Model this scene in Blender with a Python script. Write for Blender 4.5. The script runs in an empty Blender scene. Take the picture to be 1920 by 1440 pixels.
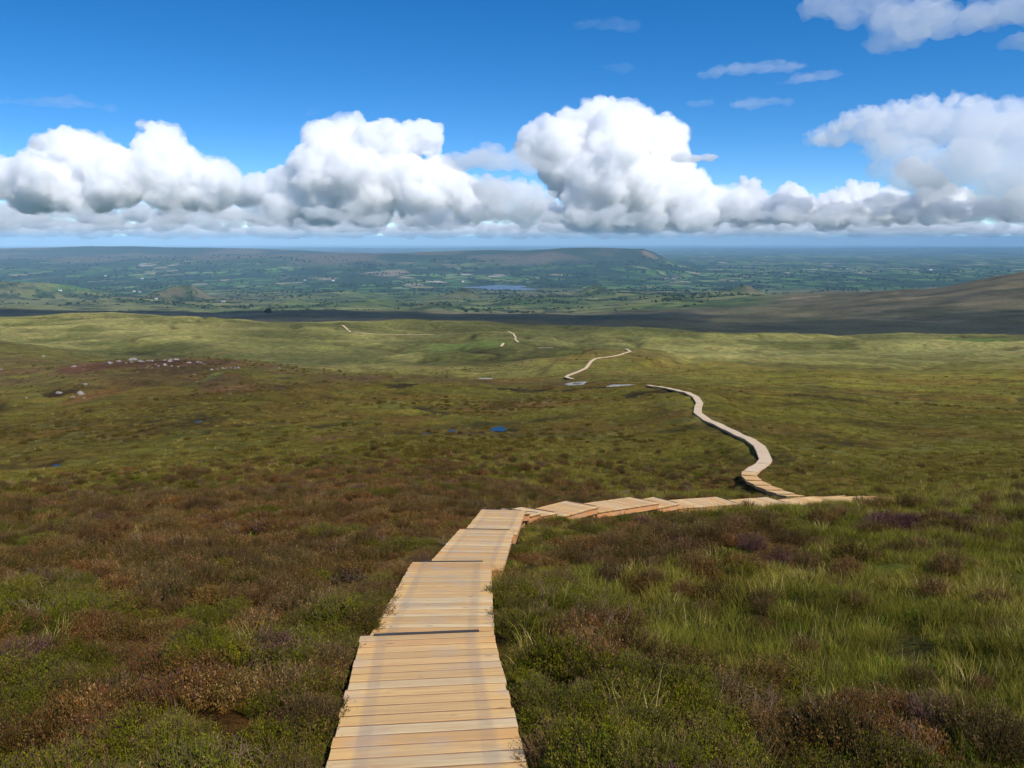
import bpy, bmesh, math, random, time
import numpy as np
from mathutils import Vector
R = math.radians
T0 = time.time()
sc = bpy.context.scene
COL = sc.collection
rng = np.random.default_rng(11)

# ------------------------------------------------------------------ camera
F = 1600.0                      # focal length in photo pixels (1920 wide)
PITCH = R(9.75)
SP, CP = math.sin(PITCH), math.cos(PITCH)
cam = bpy.data.cameras.new('camera'); cob = bpy.data.objects.new('camera', cam)
COL.objects.link(cob); sc.camera = cob
cam.sensor_width = 36; cam.lens = 36*F/1920; cam.clip_start = 0.1; cam.clip_end = 600000
cob.location = (0, 0, 0); cob.rotation_euler = (R(90)-PITCH, 0, 0)

# ------------------------------------------------------------------ light, sky, exposure
SUN_AZ, SUN_EL = R(142), R(44)   # azimuth clockwise from +y
S = Vector((math.sin(SUN_AZ)*math.cos(SUN_EL), math.cos(SUN_AZ)*math.cos(SUN_EL), math.sin(SUN_EL)))
world = bpy.data.worlds.new('World'); sc.world = world; world.use_nodes = True
wn = world.node_tree; bg = wn.nodes['Background']
sky = wn.nodes.new('ShaderNodeTexSky'); sky.sky_type = 'NISHITA'; sky.sun_disc = False
sky.sun_elevation = SUN_EL; sky.sun_rotation = SUN_AZ; sky.altitude = 600
sky.air_density = 1.0; sky.dust_density = 0.0; sky.ozone_density = 3.0
tc = wn.nodes.new('ShaderNodeTexCoord'); mp = wn.nodes.new('ShaderNodeMapping')
mp.vector_type = 'POINT'; mp.inputs['Scale'].default_value = (1, 1, 1.9); mp.inputs['Location'].default_value = (0, 0, 0.03)
nrm = wn.nodes.new('ShaderNodeVectorMath'); nrm.operation = 'NORMALIZE'
hs = wn.nodes.new('ShaderNodeHueSaturation'); hs.inputs['Saturation'].default_value = 1.38; hs.inputs['Value'].default_value = 1.14; hs.inputs['Hue'].default_value = 0.503
wn.links.new(tc.outputs['Generated'], mp.inputs[0]); wn.links.new(mp.outputs[0], nrm.inputs[0])
wn.links.new(nrm.outputs[0], sky.inputs[0]); wn.links.new(sky.outputs[0], hs.inputs['Color']); wn.links.new(hs.outputs[0], bg.inputs[0])
bg.inputs[1].default_value = 0.15
sl = bpy.data.lights.new('sun', 'SUN'); so = bpy.data.objects.new('sun', sl); COL.objects.link(so)
sl.energy = 5.0; sl.angle = R(0.5); sl.color = (1, 0.94, 0.85)
so.rotation_euler = S.to_track_quat('Z', 'Y').to_euler()
sc.view_settings.view_transform = 'Standard'; sc.view_settings.look = 'None'
sc.view_settings.exposure = 0.0; sc.view_settings.gamma = 1
cy = sc.cycles
cy.max_bounces = 34; cy.diffuse_bounces = 3; cy.glossy_bounces = 2; cy.transmission_bounces = 4
cy.volume_bounces = 32; cy.transparent_max_bounces = 24; cy.use_denoising = True
cy.sample_clamp_indirect = 4

# ------------------------------------------------------------------ helpers
def tag(o, label=None, cat=None, group=None, kind=None):
    if label: o['label'] = label
    if cat: o['category'] = cat
    if group: o['group'] = group
    if kind: o['kind'] = kind
    return o
def ray(px, py):
    u = (px-960)/F; v = (720-py)/F
    return np.array([u, CP+v*SP, -SP+v*CP])
def at(px, py, Z): return ray(px, py)*Z
def ratio_y(py):                                  # z per metre of forward distance
    v = (720-np.asarray(py, float))/F
    return (-SP+v*CP)/(CP+v*SP)
def new_mesh(name, vs, fs, smooth=False, cols=None, attr='tint'):
    me = bpy.data.meshes.new(name); vs = np.asarray(vs, 'f'); fs = np.asarray(fs, 'i')
    me.vertices.add(len(vs)); me.vertices.foreach_set('co', vs.ravel())
    n = fs.shape[1]; me.loops.add(fs.size); me.loops.foreach_set('vertex_index', fs.ravel())
    me.polygons.add(len(fs)); me.polygons.foreach_set('loop_start', np.arange(0, fs.size, n, dtype='i'))
    me.update(calc_edges=True)
    me.polygons.foreach_set('use_smooth', np.full(len(fs), smooth))
    if cols is not None:
        a = me.attributes.new(attr, 'FLOAT_COLOR', 'POINT')
        c = np.ones((len(vs), 4), 'f'); c[:, :3] = cols; a.data.foreach_set('color', c.ravel())
    return me
def link(name, me, mat=None, parent=None, loc=None, rz=0):
    o = bpy.data.objects.new(name, me); COL.objects.link(o)
    if mat: me.materials.append(mat)
    if parent: o.parent = parent
    if loc is not None: o.location = loc
    o.rotation_euler = (0, 0, rz)
    return o
def empty(name, loc, rz=0):
    o = bpy.data.objects.new(name, None); COL.objects.link(o); o.location = loc; o.rotation_euler = (0, 0, rz); return o
class MB:                                         # collects boxes / quads
    def __init__(s): s.v = []; s.f = []; s.c = []
    def hexa(s, p, col=(1, 1, 1)):                # 8 points: bottom 0-3, top 4-7
        o = len(s.v); s.v += [tuple(q) for q in p]; s.c += [col]*8
        s.f += [(o, o+3, o+2, o+1), (o+4, o+5, o+6, o+7), (o, o+1, o+5, o+4), (o+1, o+2, o+6, o+5), (o+2, o+3, o+7, o+6), (o+3, o, o+4, o+7)]
    def mesh(s, name, smooth=False): return new_mesh(name, s.v, s.f, smooth, np.array(s.c))
def nodes(mat):
    mat.use_nodes = True; return mat.node_tree.nodes, mat.node_tree.links.new
def vnoise(x, y, seed=0):
    xi = np.floor(x).astype(np.int64); yi = np.floor(y).astype(np.int64); fx = x-xi; fy = y-yi
    def h(a, b):
        n = (a*374761393+b*668265263+seed*1442695041) & 0xffffffff
        n = ((n ^ (n >> 13))*1274126177) & 0xffffffff
        n = ((n ^ (n >> 16))*2246822519) & 0xffffffff
        return ((n ^ (n >> 15)) & 0xffffff)/float(0xffffff)
    ux = fx*fx*fx*(fx*(fx*6-15)+10); uy = fy*fy*fy*(fy*(fy*6-15)+10)
    a = h(xi, yi); b = h(xi+1, yi); c = h(xi, yi+1); d = h(xi+1, yi+1)
    return (a+(b-a)*ux+(c-a)*uy+(a-b-c+d)*ux*uy)*2-1
def fbm(x, y, wl, oct=4, seed=0, gain=.5):
    r = 0; a = 1; t = 0; x = x/wl; y = y/wl
    for i in range(oct):
        r = r+a*vnoise(x*math.cos(i)+y*math.sin(i)+i*17.3, -x*math.sin(i)+y*math.cos(i)-i*9.1, seed+i); t += a; a *= gain; x = x*2.03; y = y*2.03
    return r/t*1.6
def sst(a, b, x):
    t = np.clip((x-a)/(b-a), 0, 1); return t*t*(3-2*t)
def lerp(a, b, t): return a+(b-a)*t

# ------------------------------------------------------------------ terrain
COLS = [-400, 0, 200, 400, 640, 900, 1100, 1200, 1270, 1300, 1480, 1700, 1920, 2300]
TAB = {
 20:  [985, 985, 980, 975, 968, 972, 975, 974, 974, 974, 974, 974, 970, 970],
 30:  [968, 962, 952, 942, 926, 936, 950, 950, 950, 950, 950, 950, 938, 938],
 40:  [955, 948, 940, 928, 906, 915, 936, 938, 940, 940, 943, 944, 920, 918],
 50:  [940, 933, 922, 910, 890, 898, 915, 922, 925, 926, 924, 926, 905, 900],
 60:  [925, 918, 905, 890, 872, 878, 888, 892, 895, 896, 890, 900, 888, 885],
 75:  [900, 893, 878, 864, 850, 850, 850, 850, 848, 848, 846, 860, 855, 855],
 100: [860, 850, 838, 822, 810, 806, 800, 795, 790, 788, 800, 815, 815, 815],
 130: [822, 812, 798, 785, 775, 770, 762, 756, 752, 752, 765, 785, 785, 785],
 170: [785, 768, 752, 745, 742, 738, 732, 728, 726, 727, 742, 762, 762, 762],
 190: [760, 742, 728, 722, 724, 720, 719, 719, 722, 723, 736, 752, 752, 752],
 205: [742, 722, 708, 702, 712, 716, 718, 720, 721, 721, 730, 745, 742, 742],
 230: [725, 702, 687, 683, 702, 714, 710, 712, 714, 715, 721, 732, 730, 730],
 250: [712, 690, 675, 673, 695, 710, 702, 704, 706, 707, 714, 724, 722, 722],
 300: [682, 670, 684, 690, 704, 698, 684, 688, 692, 694, 702, 708, 704, 704],
 360: [652, 641, 664, 676, 688, 680, 658, 656, 668, 674, 684, 692, 690, 690],
 450: [655, 652, 655, 656, 664, 657, 657, 660, 663, 664, 668, 674, 672, 672],
 550: [640, 638, 637, 634, 640, 636, 644, 648, 650, 651, 654, 658, 656, 656],
 650: [628, 626, 622, 620, 622, 622, 630, 636, 639, 640, 643, 645, 643, 643],
 800: [615, 607, 600, 600, 611, 609, 617, 623, 627, 628, 631, 632, 630, 631],
 950: [608, 598, 588, 594, 606, 605, 611, 617, 620, 622, 625, 626, 625, 627],
 1150:[620, 614, 606, 608, 616, 616, 622, 628, 630, 632, 634, 634, 632, 634],
 1500:[606, 601, 603, 603, 604, 606, 610, 612, 614, 616, 619, 620, 620, 620],
 2000:[596, 592, 592, 594, 596, 598, 600, 601, 601, 602, 599, 592, 582, 575],
 2600:[590, 586, 582, 587, 587, 591, 591, 590, 589, 588, 578, 564, 535, 500],
 3200:[588, 585, 584, 588, 585, 588, 590, 584, 580, 578, 563, 544, 506, 470],
 4000:[575, 572, 574, 577, 578, 580, 575, 570, 566, 565, 553, 552, 540, 520],
 5000:[565, 562, 563, 565, 567, 567, 562, 560, 558, 557, 556, 558, 556, 550],
 6000:[556, 553, 554, 556, 557, 556, 552, 551, 551, 551, 552, 553, 553, 553],
 7500:[543, 542, 542, 543, 543, 542, 542, 542, 542, 542, 543, 543, 543, 543],
 9500:[522, 520, 522, 524, 521, 519, 521, 523, 523, 523, 523, 523, 523, 523],
 11500:[505, 500, 501, 501, 496, 490, 491, 495, 506, 509, 509, 509, 509, 509],
 13000:[490, 485, 483, 482, 478, 468, 463.5, 467, 496, 501, 502, 502, 502, 502],
 14500:[486, 480, 477, 476, 480, 478, 477, 480, 493, 496, 496, 496, 496, 496],
 16500:[475, 468, 463.5, 465, 472, 482, 483, 485, 488, 489, 490, 490, 490, 490],
 20000:[480, 478, 476, 476, 479, 481, 482, 482, 482, 482, 483, 483, 483, 483],
 30000:[474]*14,
 45000:[469, 467, 466, 468, 466, 466, 468, 466, 467, 466, 467, 466, 465, 465],
 70000:[464]*14, 130000:[460]*14}
PK = np.array([0.5, 4, 8, 14]+sorted(TAB)); U = (np.array(COLS)-960)/F/0.985
ZT = np.zeros((len(PK), len(COLS)))
for i, p in enumerate(PK):
    ZT[i] = -(2.2+.235*p) if p < 20 else p*ratio_y(TAB[int(p)])
LP = np.log(PK)
def pchip_slopes(x, y):
    h = np.diff(x)[:, None]; d = np.diff(y, axis=0)/h; m = np.zeros_like(y)
    w1 = 2*h[1:]+h[:-1]; w2 = h[1:]+2*h[:-1]
    with np.errstate(divide='ignore', invalid='ignore'):
        mm = (w1+w2)/(w1/d[:-1]+w2/d[1:])
    m[1:-1] = np.where(d[:-1]*d[1:] > 0, mm, 0); m[0] = d[0]; m[-1] = d[-1]; return m
RT = ZT/PK[:, None]; MT = pchip_slopes(LP, RT)
def base_h(u, P):
    lp = np.log(np.clip(P, .5, 130000)); i = np.clip(np.searchsorted(LP, lp)-1, 0, len(LP)-2)
    h = LP[i+1]-LP[i]; t = (lp-LP[i])/h
    uu = np.clip(u, U[0], U[-1]-1e-6); j = np.clip(np.searchsorted(U, uu)-1, 0, len(U)-2); s = (uu-U[j])/(U[j+1]-U[j]); s = s*s*(3-2*s)*.5+s*.5
    def col(j):
        a, b, ma, mb = RT[i, j], RT[i+1, j], MT[i, j], MT[i+1, j]
        return a*(1+2*t)*(1-t)**2+ma*h*t*(1-t)**2+b*t*t*(3-2*t)+mb*h*t*t*(t-1)
    return (col(j)*(1-s)+col(j+1)*s)*P
# grid in log distance and azimuth
NR = 1150
RR = np.exp(np.linspace(math.log(.7), math.log(125000), NR))
AZ = np.concatenate([np.arange(-180, -46, 3.0), np.arange(-46, 46, .115), np.arange(46, 180.1, 3.0)])
AZ[-1] = 180.0
NA = len(AZ); A2, R2 = np.meshgrid(np.radians(AZ), RR)     # (NR, NA)
X = R2*np.sin(A2); Y = R2*np.cos(A2)
ca = np.cos(A2); P = R2*np.maximum(ca, .6); UU = np.tan(np.clip(A2, -.9, .9))
Z = base_h(UU, P)
back = sst(.6, -.3, ca)                                    # the hillside goes on rising behind the camera
Z = Z*(1-back)+(-2.2-.235*Y*np.exp(-R2/1500)-0*R2)*back
# relief
Z += .07*fbm(X, Y, 3.6, 3, 4)*sst(2, 6, R2)*(1-sst(40, 120, R2)); Z += .17*fbm(X, Y, 1.3, 3, 5)*sst(1, 4, R2)*(1-sst(40, 120, R2))
Z += .30*fbm(X, Y, 9, 4, 7)*sst(10, 60, P)*(1-sst(1500, 3000, P))
Z += .9*fbm(X, Y, 38, 4, 9)*sst(70, 200, P)*(1-sst(1500, 3000, P))
fold = fbm(X*.38+Y*.13, Y, 75, 4, 19); Z += 4.0*fold*sst(280, 420, P)*(1-sst(820, 1000, P))
gul = np.abs(fbm(X, Y, 120, 4, 21)); Z -= 2.2*np.exp(-(gul/.09)**2)*sst(230, 420, P)*(1-sst(900, 1300, P))
gul2 = np.abs(fbm(X*1.0, Y, 55, 3, 24)); Z -= .7*np.exp(-(gul2/.08)**2)*sst(70, 130, P)*(1-sst(190, 230, P))
Z += 3.6*fbm(X, Y, 150, 4, 10)*sst(300, 600, P)*(1-sst(2500, 4000, P))
Z += 5*fbm(X, Y, 230, 4, 18)*sst(1100, 1700, P)*(1-sst(6000, 7200, P)); Z += 10*fbm(X, Y, 600, 5, 12)*sst(1400, 2600, P)*(1-sst(6000, 7200, P))
Z += 26*fbm(X, Y, 1500, 5, 13)*sst(8800, 10500, P)*(1-sst(15500, 18500, P))*(1-sst(.19, .24, UU))
Z += 12*fbm(X, Y, 3000, 4, 15)*sst(9500, 14000, P)*sst(.18, .24, UU)
Z += 60*fbm(X, Y, 6000, 4, 14)*sst(30000, 45000, P)
# knolls: (px, extra rise in px, half width in px, distance)
for px, rise, w, pp in [(345, 22, 34, 5200), (372, 10, 16, 5250), (110, 24, 60, 5600), (15, 22, 40, 5400), (880, 15, 22, 5600), (850, 10, 30, 5500), (700, 12, 50, 4600),
                        (1112, 16, 26, 5600), (1150, 7, 60, 5300), (1385, 20, 24, 5000), (1340, 9, 46, 4700), (820, 15, 42, 3750), (1030, 8, 60, 4700), (640, 9, 60, 6100),
                        (1560, 8, 50, 4300), (560, 8, 40, 4700), (250, 7, 50, 4600), (1250, 8, 50, 4300), (960, 9, 26, 4700)]:
    cx = (px-960)/F/.985*pp; sx = w/F*pp
    Z += rise/F*pp*np.exp(-((X-cx)/sx)**2-((Y-pp)/(sx*1.6+120))**2)
def grid_idx(x, y):
    r = np.hypot(x, y); a = np.degrees(np.arctan2(x, y))
    fi = (np.log(r)-math.log(RR[0]))/(math.log(RR[-1])-math.log(RR[0]))*(NR-1)
    fi = np.clip(fi, 0, NR-1.001); fj = np.interp(a, AZ, np.arange(NA)); fj = np.clip(fj, 0, NA-1.001); return fi, fj
def H(x, y):
    fi, fj = grid_idx(np.asarray(x, float), np.asarray(y, float)); i = fi.astype(int); j = fj.astype(int); a = fi-i; b = fj-j
    return Z[i, j]*(1-a)*(1-b)+Z[i+1, j]*a*(1-b)+Z[i, j+1]*(1-a)*b+Z[i+1, j+1]*a*b

def NB(x, y):
    fi, fj = grid_idx(x, y); return bank_[np.round(fi).astype(int), np.round(fj).astype(int)]
# --- the boardwalk's line, fitted to the hillside
SEC = []   # near sections: start centre, end centre, heading at start and end (deg from +y, clockwise)
def P3(px, py, Zc): return at(px, py, Zc)
p0 = P3(800, 1530, 3.55); p0[0] = -.36
p1 = P3(799, 1187, 6.86)
q = {}
def add(a, b, h0, h1, lift=0): SEC.append((np.array(a, float), np.array(b, float), h0, h1))
STEP = .10
def dn(p, d=STEP, f=.0): p = p.copy(); p[2] -= d; p[1] += f; return p
e1 = P3(800, 1187, 6.86); s1 = e1+(e1-P3(800.5, 1440, 4.44))*1.55*-1
e2 = P3(846.5, 1053, 11.4); e3 = P3(913.5, 992.5, 16.3); e4 = P3(944, 956, 20.5)
t1 = P3(957, 959, 21.3); t2 = P3(979, 957.5, 21.9); t3 = P3(1013, 956, 22.6)
a1 = P3(1092, 944.5, 24.3); b1 = P3(1209, 937.5, 27.1); c1 = P3(1250, 938, 28.6); d1 = P3(1365, 938, 30.5); g1 = P3(1460, 938, 32.5)
h1 = P3(1548, 936, 34.6); i1 = P3(1640, 935, 37.0)
add(s1, e1, -6, -5)
s = dn(e1); s[0] += .02; add(s, e2, -2, -1)
s = dn(e2, .1); s[0] += .16; add(s, e3, 3, 3)
s = dn(e3, .08); s[0] += .05; add(s, e4, 4, 4)
add(dn(e4, .06), t1, 8, 12); add(dn(t1, .06), t2, 16, 20); add(dn(t2, .06), t3, 24, 28)
add(dn(t3, .13), a1, 29, 31); add(dn(a1, .15), b1, 34, 35); add(dn(b1, .15), c1, 40, 44)
add(dn(c1, .15), d1, 48, 52); add(dn(d1, .15), g1, 52, 52); add(dn(g1, .15), h1, 52, 52); add(dn(h1, .08), i1, 54, 54)
NEAR = len(SEC)
back_pts = [P3(1655, 933, 39.5), P3(1625, 932, 42), P3(1572, 932, 44.3), P3(1520, 932.5, 46), P3(1492, 930, 47.6), P3(1473, 925.5, 49.2), P3(1452, 918, 51.2), P3(1430, 909, 53.4), P3(1413, 900, 55.8), P3(1405, 891, 58.2), P3(1406, 883, 60.4)]
for a, b in zip(back_pts[:-1], back_pts[1:]):
    hd = math.degrees(math.atan2(b[0]-a[0], b[1]-a[1])); add(dn(a, -.02), dn(b, .05), hd, hd)
def densify(pts, step):
    out = [pts[0]]
    for a, b in zip(pts[:-1], pts[1:]):
        n = max(1, int(np.linalg.norm(b-a)/step)); out += [a+(b-a)*k/n for k in range(1, n+1)]
    return out
RUNS = [
 ('pale timber boardwalk winding down the moor between the stepped bend and the stone patches', .98,
  [(1408, 881, 61), (1418, 874, 62.5), (1430, 868, 64.2), (1436, 860, 66.5), (1430, 847, 70.5), (1423, 836, 74.5), (1408, 826, 78.5), (1382, 813, 85), (1350, 799, 93), (1325, 786, 100), (1308, 774, 106), (1309, 765, 112), (1312, 756, 119), (1305, 745, 128), (1290, 736, 137), (1265, 729, 148), (1240, 725.5, 158), (1214, 723, 168)]),
 ('thin zigzag boardwalk climbing the green slope beyond the stone patches', 1.0,
  [(1074, 711, 226), (1061, 708, 232), (1066, 704, 238), (1085, 697, 252), (1099, 690, 265), (1108, 678, 280), (1116, 672, 292), (1140, 669, 303), (1165, 664, 318), (1182, 659, 335), (1174, 655, 352), (1165, 652, 364)]),
 ('short pale boardwalk curving over the far moor crest near the centre', 1.2, [(972, 640.5, 505), (966, 638, 520), (967, 631, 560), (962, 626, 595), (950, 621, 630)]),
 ('tiny straight stub of boardwalk just below the curved far one', 1.5, [(936, 652.5, 468), (944, 645.5, 500)]),
 ('faint stub of track between the zigzag and the curved far boardwalk', 1.3, [(1010, 650.5, 452), (1024, 652, 447), (1036, 655, 440)]),
 ('far short boardwalk slanting over the crest at the left end of the moor track', 1.4, [(657, 622.5, 640), (650, 616, 680), (640, 608, 740)]),
 ('faint pale track running level across the far moor', 1.2, [(664, 625, 634), (700, 627, 622), (750, 627.5, 620), (800, 627, 622), (832, 625.5, 632)]),
]
cor = []                                                    # (x, y, wanted ground z, sigma)
for a, b, _, _ in SEC:
    n = max(2, int(np.linalg.norm(b-a)/.8)); p = Y0 = None
    for k in range(n+1):
        c = a+(b-a)*k/n; D = math.hypot(c[0], c[1]); cor.append((c[0], c[1], c[2]-(.10 if D < 10 else .28 if D < 18 else .40 if D < 23 else .50), 1.1+.012*D))
RUNW = []
for lab, w, pts in RUNS:
    wp = densify([at(*p) for p in pts], 3.2 if pts[0][2] < 400 else 8); RUNW.append(wp)
    for c in wp: D = math.hypot(c[0], c[1]); cor.append((c[0], c[1], c[2]-.25, .03*D))
# pools: px, py, distance, half width, half depth
POOLS = [(935, 797, 105, .85, 1.6, 'bright blue bog pool, the largest of the moor', 'B'), (848, 800, 103, .42, .9, 'small blue bog pool left of the largest one', 'B'), (372, 787, 129, .5, .7, 'narrow blue bog pool on the left moor', 'B'),
         (118, 765, 160, 2.6, .9, 'dull grey bog pool below the white boulders', 'D'), (108, 869, 86, .45, .5, 'dark bog pool low on the left moor', 'D'), (800, 807, 100, .5, .8, 'dark slit of water in the peat beside the blue pools', 'D')]
cz = Z.copy(); Wt = np.full(Z.shape, 1e-3); Wd = np.zeros(Z.shape)
lr = math.log(RR[1]/RR[0])
for x, y, z, sg in cor:
    r = math.hypot(x, y); a = math.degrees(math.atan2(x, y)); dz = z-float(H(x, y))
    i0 = int(np.searchsorted(RR, max(.8, r-3*sg))); i1_ = int(np.searchsorted(RR, r+3*sg)); da = math.degrees(3*sg/r)
    j0 = int(np.searchsorted(AZ, a-da)); j1 = int(np.searchsorted(AZ, a+da))
    sl_ = (slice(i0, i1_), slice(j0, j1)); w = np.exp(-((X[sl_]-x)**2+(Y[sl_]-y)**2)/(sg*sg))
    Wt[sl_] += w; Wd[sl_] += w*dz
Z += Wd/np.maximum(Wt, .35)
i60 = int(np.searchsorted(RR, 75)); jm = slice(int(np.searchsorted(AZ, -46)), int(np.searchsorted(AZ, 46)))
for a, b, _, _ in SEC:
    d = b[:2]-a[:2]; xs, ys = X[:i60, jm], Y[:i60, jm]; t = ((xs-a[0])*d[0]+(ys-a[1])*d[1])/(d@d); tc = np.clip(t, -.06, 1.06); dd = np.hypot(xs-a[0]-tc*d[0], ys-a[1]-tc*d[1])
    lim = a[2]+(b[2]-a[2])*tc-.13+np.maximum(dd-.60, 0)*1.2; Z[:i60, jm] = np.where(dd < 1.0, np.minimum(Z[:i60, jm], lim), Z[:i60, jm])
PL = []
for px, py, Zc, a, b, lab, kd in POOLS:
    c = at(px, py, Zc); zp = float(H(c[0], c[1]))-.12
    d = np.sqrt(((X-c[0])/(a*1.25))**2+((Y-c[1])/(b*1.25))**2); nb = (X-c[0])**2+(Y-c[1])**2 < 400
    w = np.where(nb, 1-sst(.85, 1.5, d), 0); Z = Z*(1-w)+(zp-.12)*w; PL.append((c[0], c[1], zp, a, b, lab, kd))
print('terrain', time.time()-T0)

# ------------------------------------------------------------------ ground colour (albedo of what grows there, plus painted relief and cloud shade)
def C(*c): return np.array(c, float)
heath = C(.050, .036, .014); rust = C(.10, .050, .022); green = C(.066, .070, .016); olive = C(.100, .095, .034); straw = C(.19, .155, .075); lime = C(.085, .110, .026); peat = C(.018, .012, .008)
def mixc(a, b, t): return a+(b-a)*t[..., None]
n1 = fbm(X, Y, 7, 5, 31); n2 = fbm(X, Y, 30, 5, 32); n3 = fbm(X, Y, 110, 5, 33); n4 = fbm(X, Y, 2.2, 4, 34); n5 = fbm(X, Y, 420, 5, 35); n6 = fbm(X, Y, 18, 5, 36)
side = sst(-.1, .35, UU+.12*n2)                             # right side grassier, left side heather
T = np.broadcast_to(heath, Z.shape+(3,)).copy()
T = mixc(T, green, sst(-.35, .5, n1+.5*(side-.4)))
T = mixc(T, rust, sst(.15, .8, n4*.5+n2-.3*side)*.8)
midc = mixc(np.broadcast_to(C(.094, .067, .020), T.shape), C(.108, .092, .023), sst(-.4, .5, n6+.6*(side-.5)))
midc = mixc(midc, C(.095, .055, .026), sst(.2, .7, n2)*(1-.7*side)); midc = mixc(midc, olive, sst(.25, .9, n1)*.6); midc = mixc(midc, C(.035, .028, .012), sst(.3, .8, fbm(X*.5, Y, 6, 5, 38))*.7)
midc = mixc(midc, C(.10, .09, .022), sst(.3, .8, -n2+.2*n1)*.5)
T = mixc(T, midc, sst(25, 60, P))
nz = fbm(X, Y, 150, 4, 10); nzz = fbm(X, Y, 9, 4, 7)
brn = mixc(np.broadcast_to(C(.085, .056, .030), T.shape), C(.09, .078, .026), sst(-.2, .5, n6))
T = mixc(T, brn, sst(170, 215, P+15*n2)*(1-side)*.8)
moor = mixc(np.broadcast_to(C(.120, .118, .038), T.shape), C(.185, .168, .066), sst(-.3, .6, n5+.5*n3))
moor = mixc(moor, C(.075, .078, .026), sst(0, .6, n3+.4*n2)*.85); moor = mixc(moor, C(.11, .078, .042), sst(.15, .7, -n5+.3*n2)*.7)
moor = mixc(moor, C(.055, .058, .022), sst(.25, .7, -fbm(X, Y, 60, 5, 37)+.3*n1)*.6)
moor = mixc(moor, C(.060, .060, .022), sst(-.02, -.6, fold)*.8)  # darker growth in the fold hollows, painted to strengthen the relief shade
moor = mixc(moor, C(.062, .062, .024), sst(.0, -.55, nz)*.75); moor = mixc(moor, C(.05, .05, .02), np.exp(-(gul/.07)**2)*.8); moor = mixc(moor, C(.21, .19, .08), sst(.1, .7, nz)*.4)  # low ground and gullies coloured dark, rises pale: relief shading painted in
edge = np.where(UU < -.19, 252, np.where(UU < -.02, 240, 225)); wmoor = sst(-14, 14, P-edge)
T = mixc(T, mixc(midc*1.15, moor, sst(300, 460, P)*.5+.5*(1-side)), wmoor); T = mixc(T, moor, sst(280, 480, P))
dk = mixc(np.broadcast_to(C(.09, .082, .045), T.shape), C(.15, .125, .075), sst(-.2, .6, n5)); T = mixc(T, dk, sst(960, 1200, P))
fg = mixc(np.broadcast_to(C(.075, .098, .034), T.shape), C(.125, .125, .052), sst(-.3, .5, fbm(X, Y, 900, 5, 41)))
fg = mixc(fg, C(.105, .085, .052), sst(.25, .7, fbm(X, Y, 700, 5, 42))*.8)
fg = mixc(fg, C(.035, .055, .022), sst(.15, .5, fbm(X, Y, 260, 5, 43))*.85); fg = mixc(fg, C(.022, .034, .018), sst(.0, .4, fbm(X, Y, 95, 5, 48))*.85); fg = mixc(fg, C(.16, .16, .065), sst(.35, .6, fbm(X, Y, 170, 4, 49))*.6)
hillR = sst(.27, .37, UU)*(1-sst(4000, 4800, P)); T = mixc(T, fg, sst(2700, 3500, P)*(1-hillR))
T = mixc(T, C(.105, .086, .048)*np.ones_like(T), hillR*sst(1800, 2600, P)*.8); T = mixc(T, C(.06, .058, .030), hillR*sst(1500, 2000, P)*sst(-.1, .6, fbm(X, Y, 90, 5, 50)+.5*n3)*.8)
farm = mixc(np.broadcast_to(C(.040, .066, .028), T.shape), C(.014, .030, .018), sst(-.25, .45, fbm(X, Y, 700, 5, 44)))
T = mixc(T, farm, sst(6200, 8200, P+900*fbm(X, Y, 1500, 3, 45)))
hz = -Z                                                      # the open heath on the high tops of the far plateaus
top = sst(390, 300, hz+40*fbm(X, Y, 900, 4, 46))*sst(9800, 10500, P)*(1-sst(18500, 21000, P)); T = mixc(T, mixc(C(.085, .072, .048)*np.ones_like(T), C(.025, .040, .022)*np.ones_like(T), sst(.0, .35, fbm(X, Y, 1300, 4, 47))), top)
# peat banks
slope = np.zeros_like(Z); slope[1:-1] = (Z[2:]-Z[:-2])/(R2[2:]-R2[:-2])
bank = sst(.035, .16, slope+.12)*0
bank = np.exp(-(gul2/.055)**2)*sst(75, 130, P)*(1-sst(195, 225, P))*sst(-.1, .4, n6)
bank = np.maximum(bank, np.exp(-(gul/.035)**2)*sst(260, 420, P)*(1-sst(900, 1100, P))*sst(.1, .6, n2)*.7)
for px, py, Zc, a, b in [(755, 803, 102, 2.6, 1.2), (805, 801, 103, 1.4, .8), (880, 812, 99, 2.2, .8), (900, 800, 105, 1.0, .6), (945, 801, 103.5, 1.9, 1.2), (1010, 716, 186, 4.5, 2.6), (960, 714, 190, 6, 2), (1090, 722, 181, 7, 1.4), (160, 763, 160, 1.8, .9), (105, 733, 190, 5, 2), (460, 800, 120, 1.6, .8), (405, 798, 122, 1.3, .9), (108, 866, 88, 1.2, .8), (372, 783, 131, 2.2, .7), (1540, 752, 178, 12, 2.5), (1220, 745, 150, 6, 2.5), (755, 716, 188, 4, 2)]:
    c = at(px, py, Zc); nb = (np.abs(X-c[0]) < 5*a) & (np.abs(Y-c[1]) < 8*b+4)
    d = np.sqrt(((X-c[0])/a)**2+((Y-c[1])/(b*2.2))**2)+.45*n4+.3*n1
    bank = np.maximum(bank, np.where(nb, 1-sst(.75, 1.15, d), 0)); Z -= np.where(nb, (1-sst(.6, 1.3, d))*.25, 0)
T = mixc(T, peat, bank*.8); bank_ = bank
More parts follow.
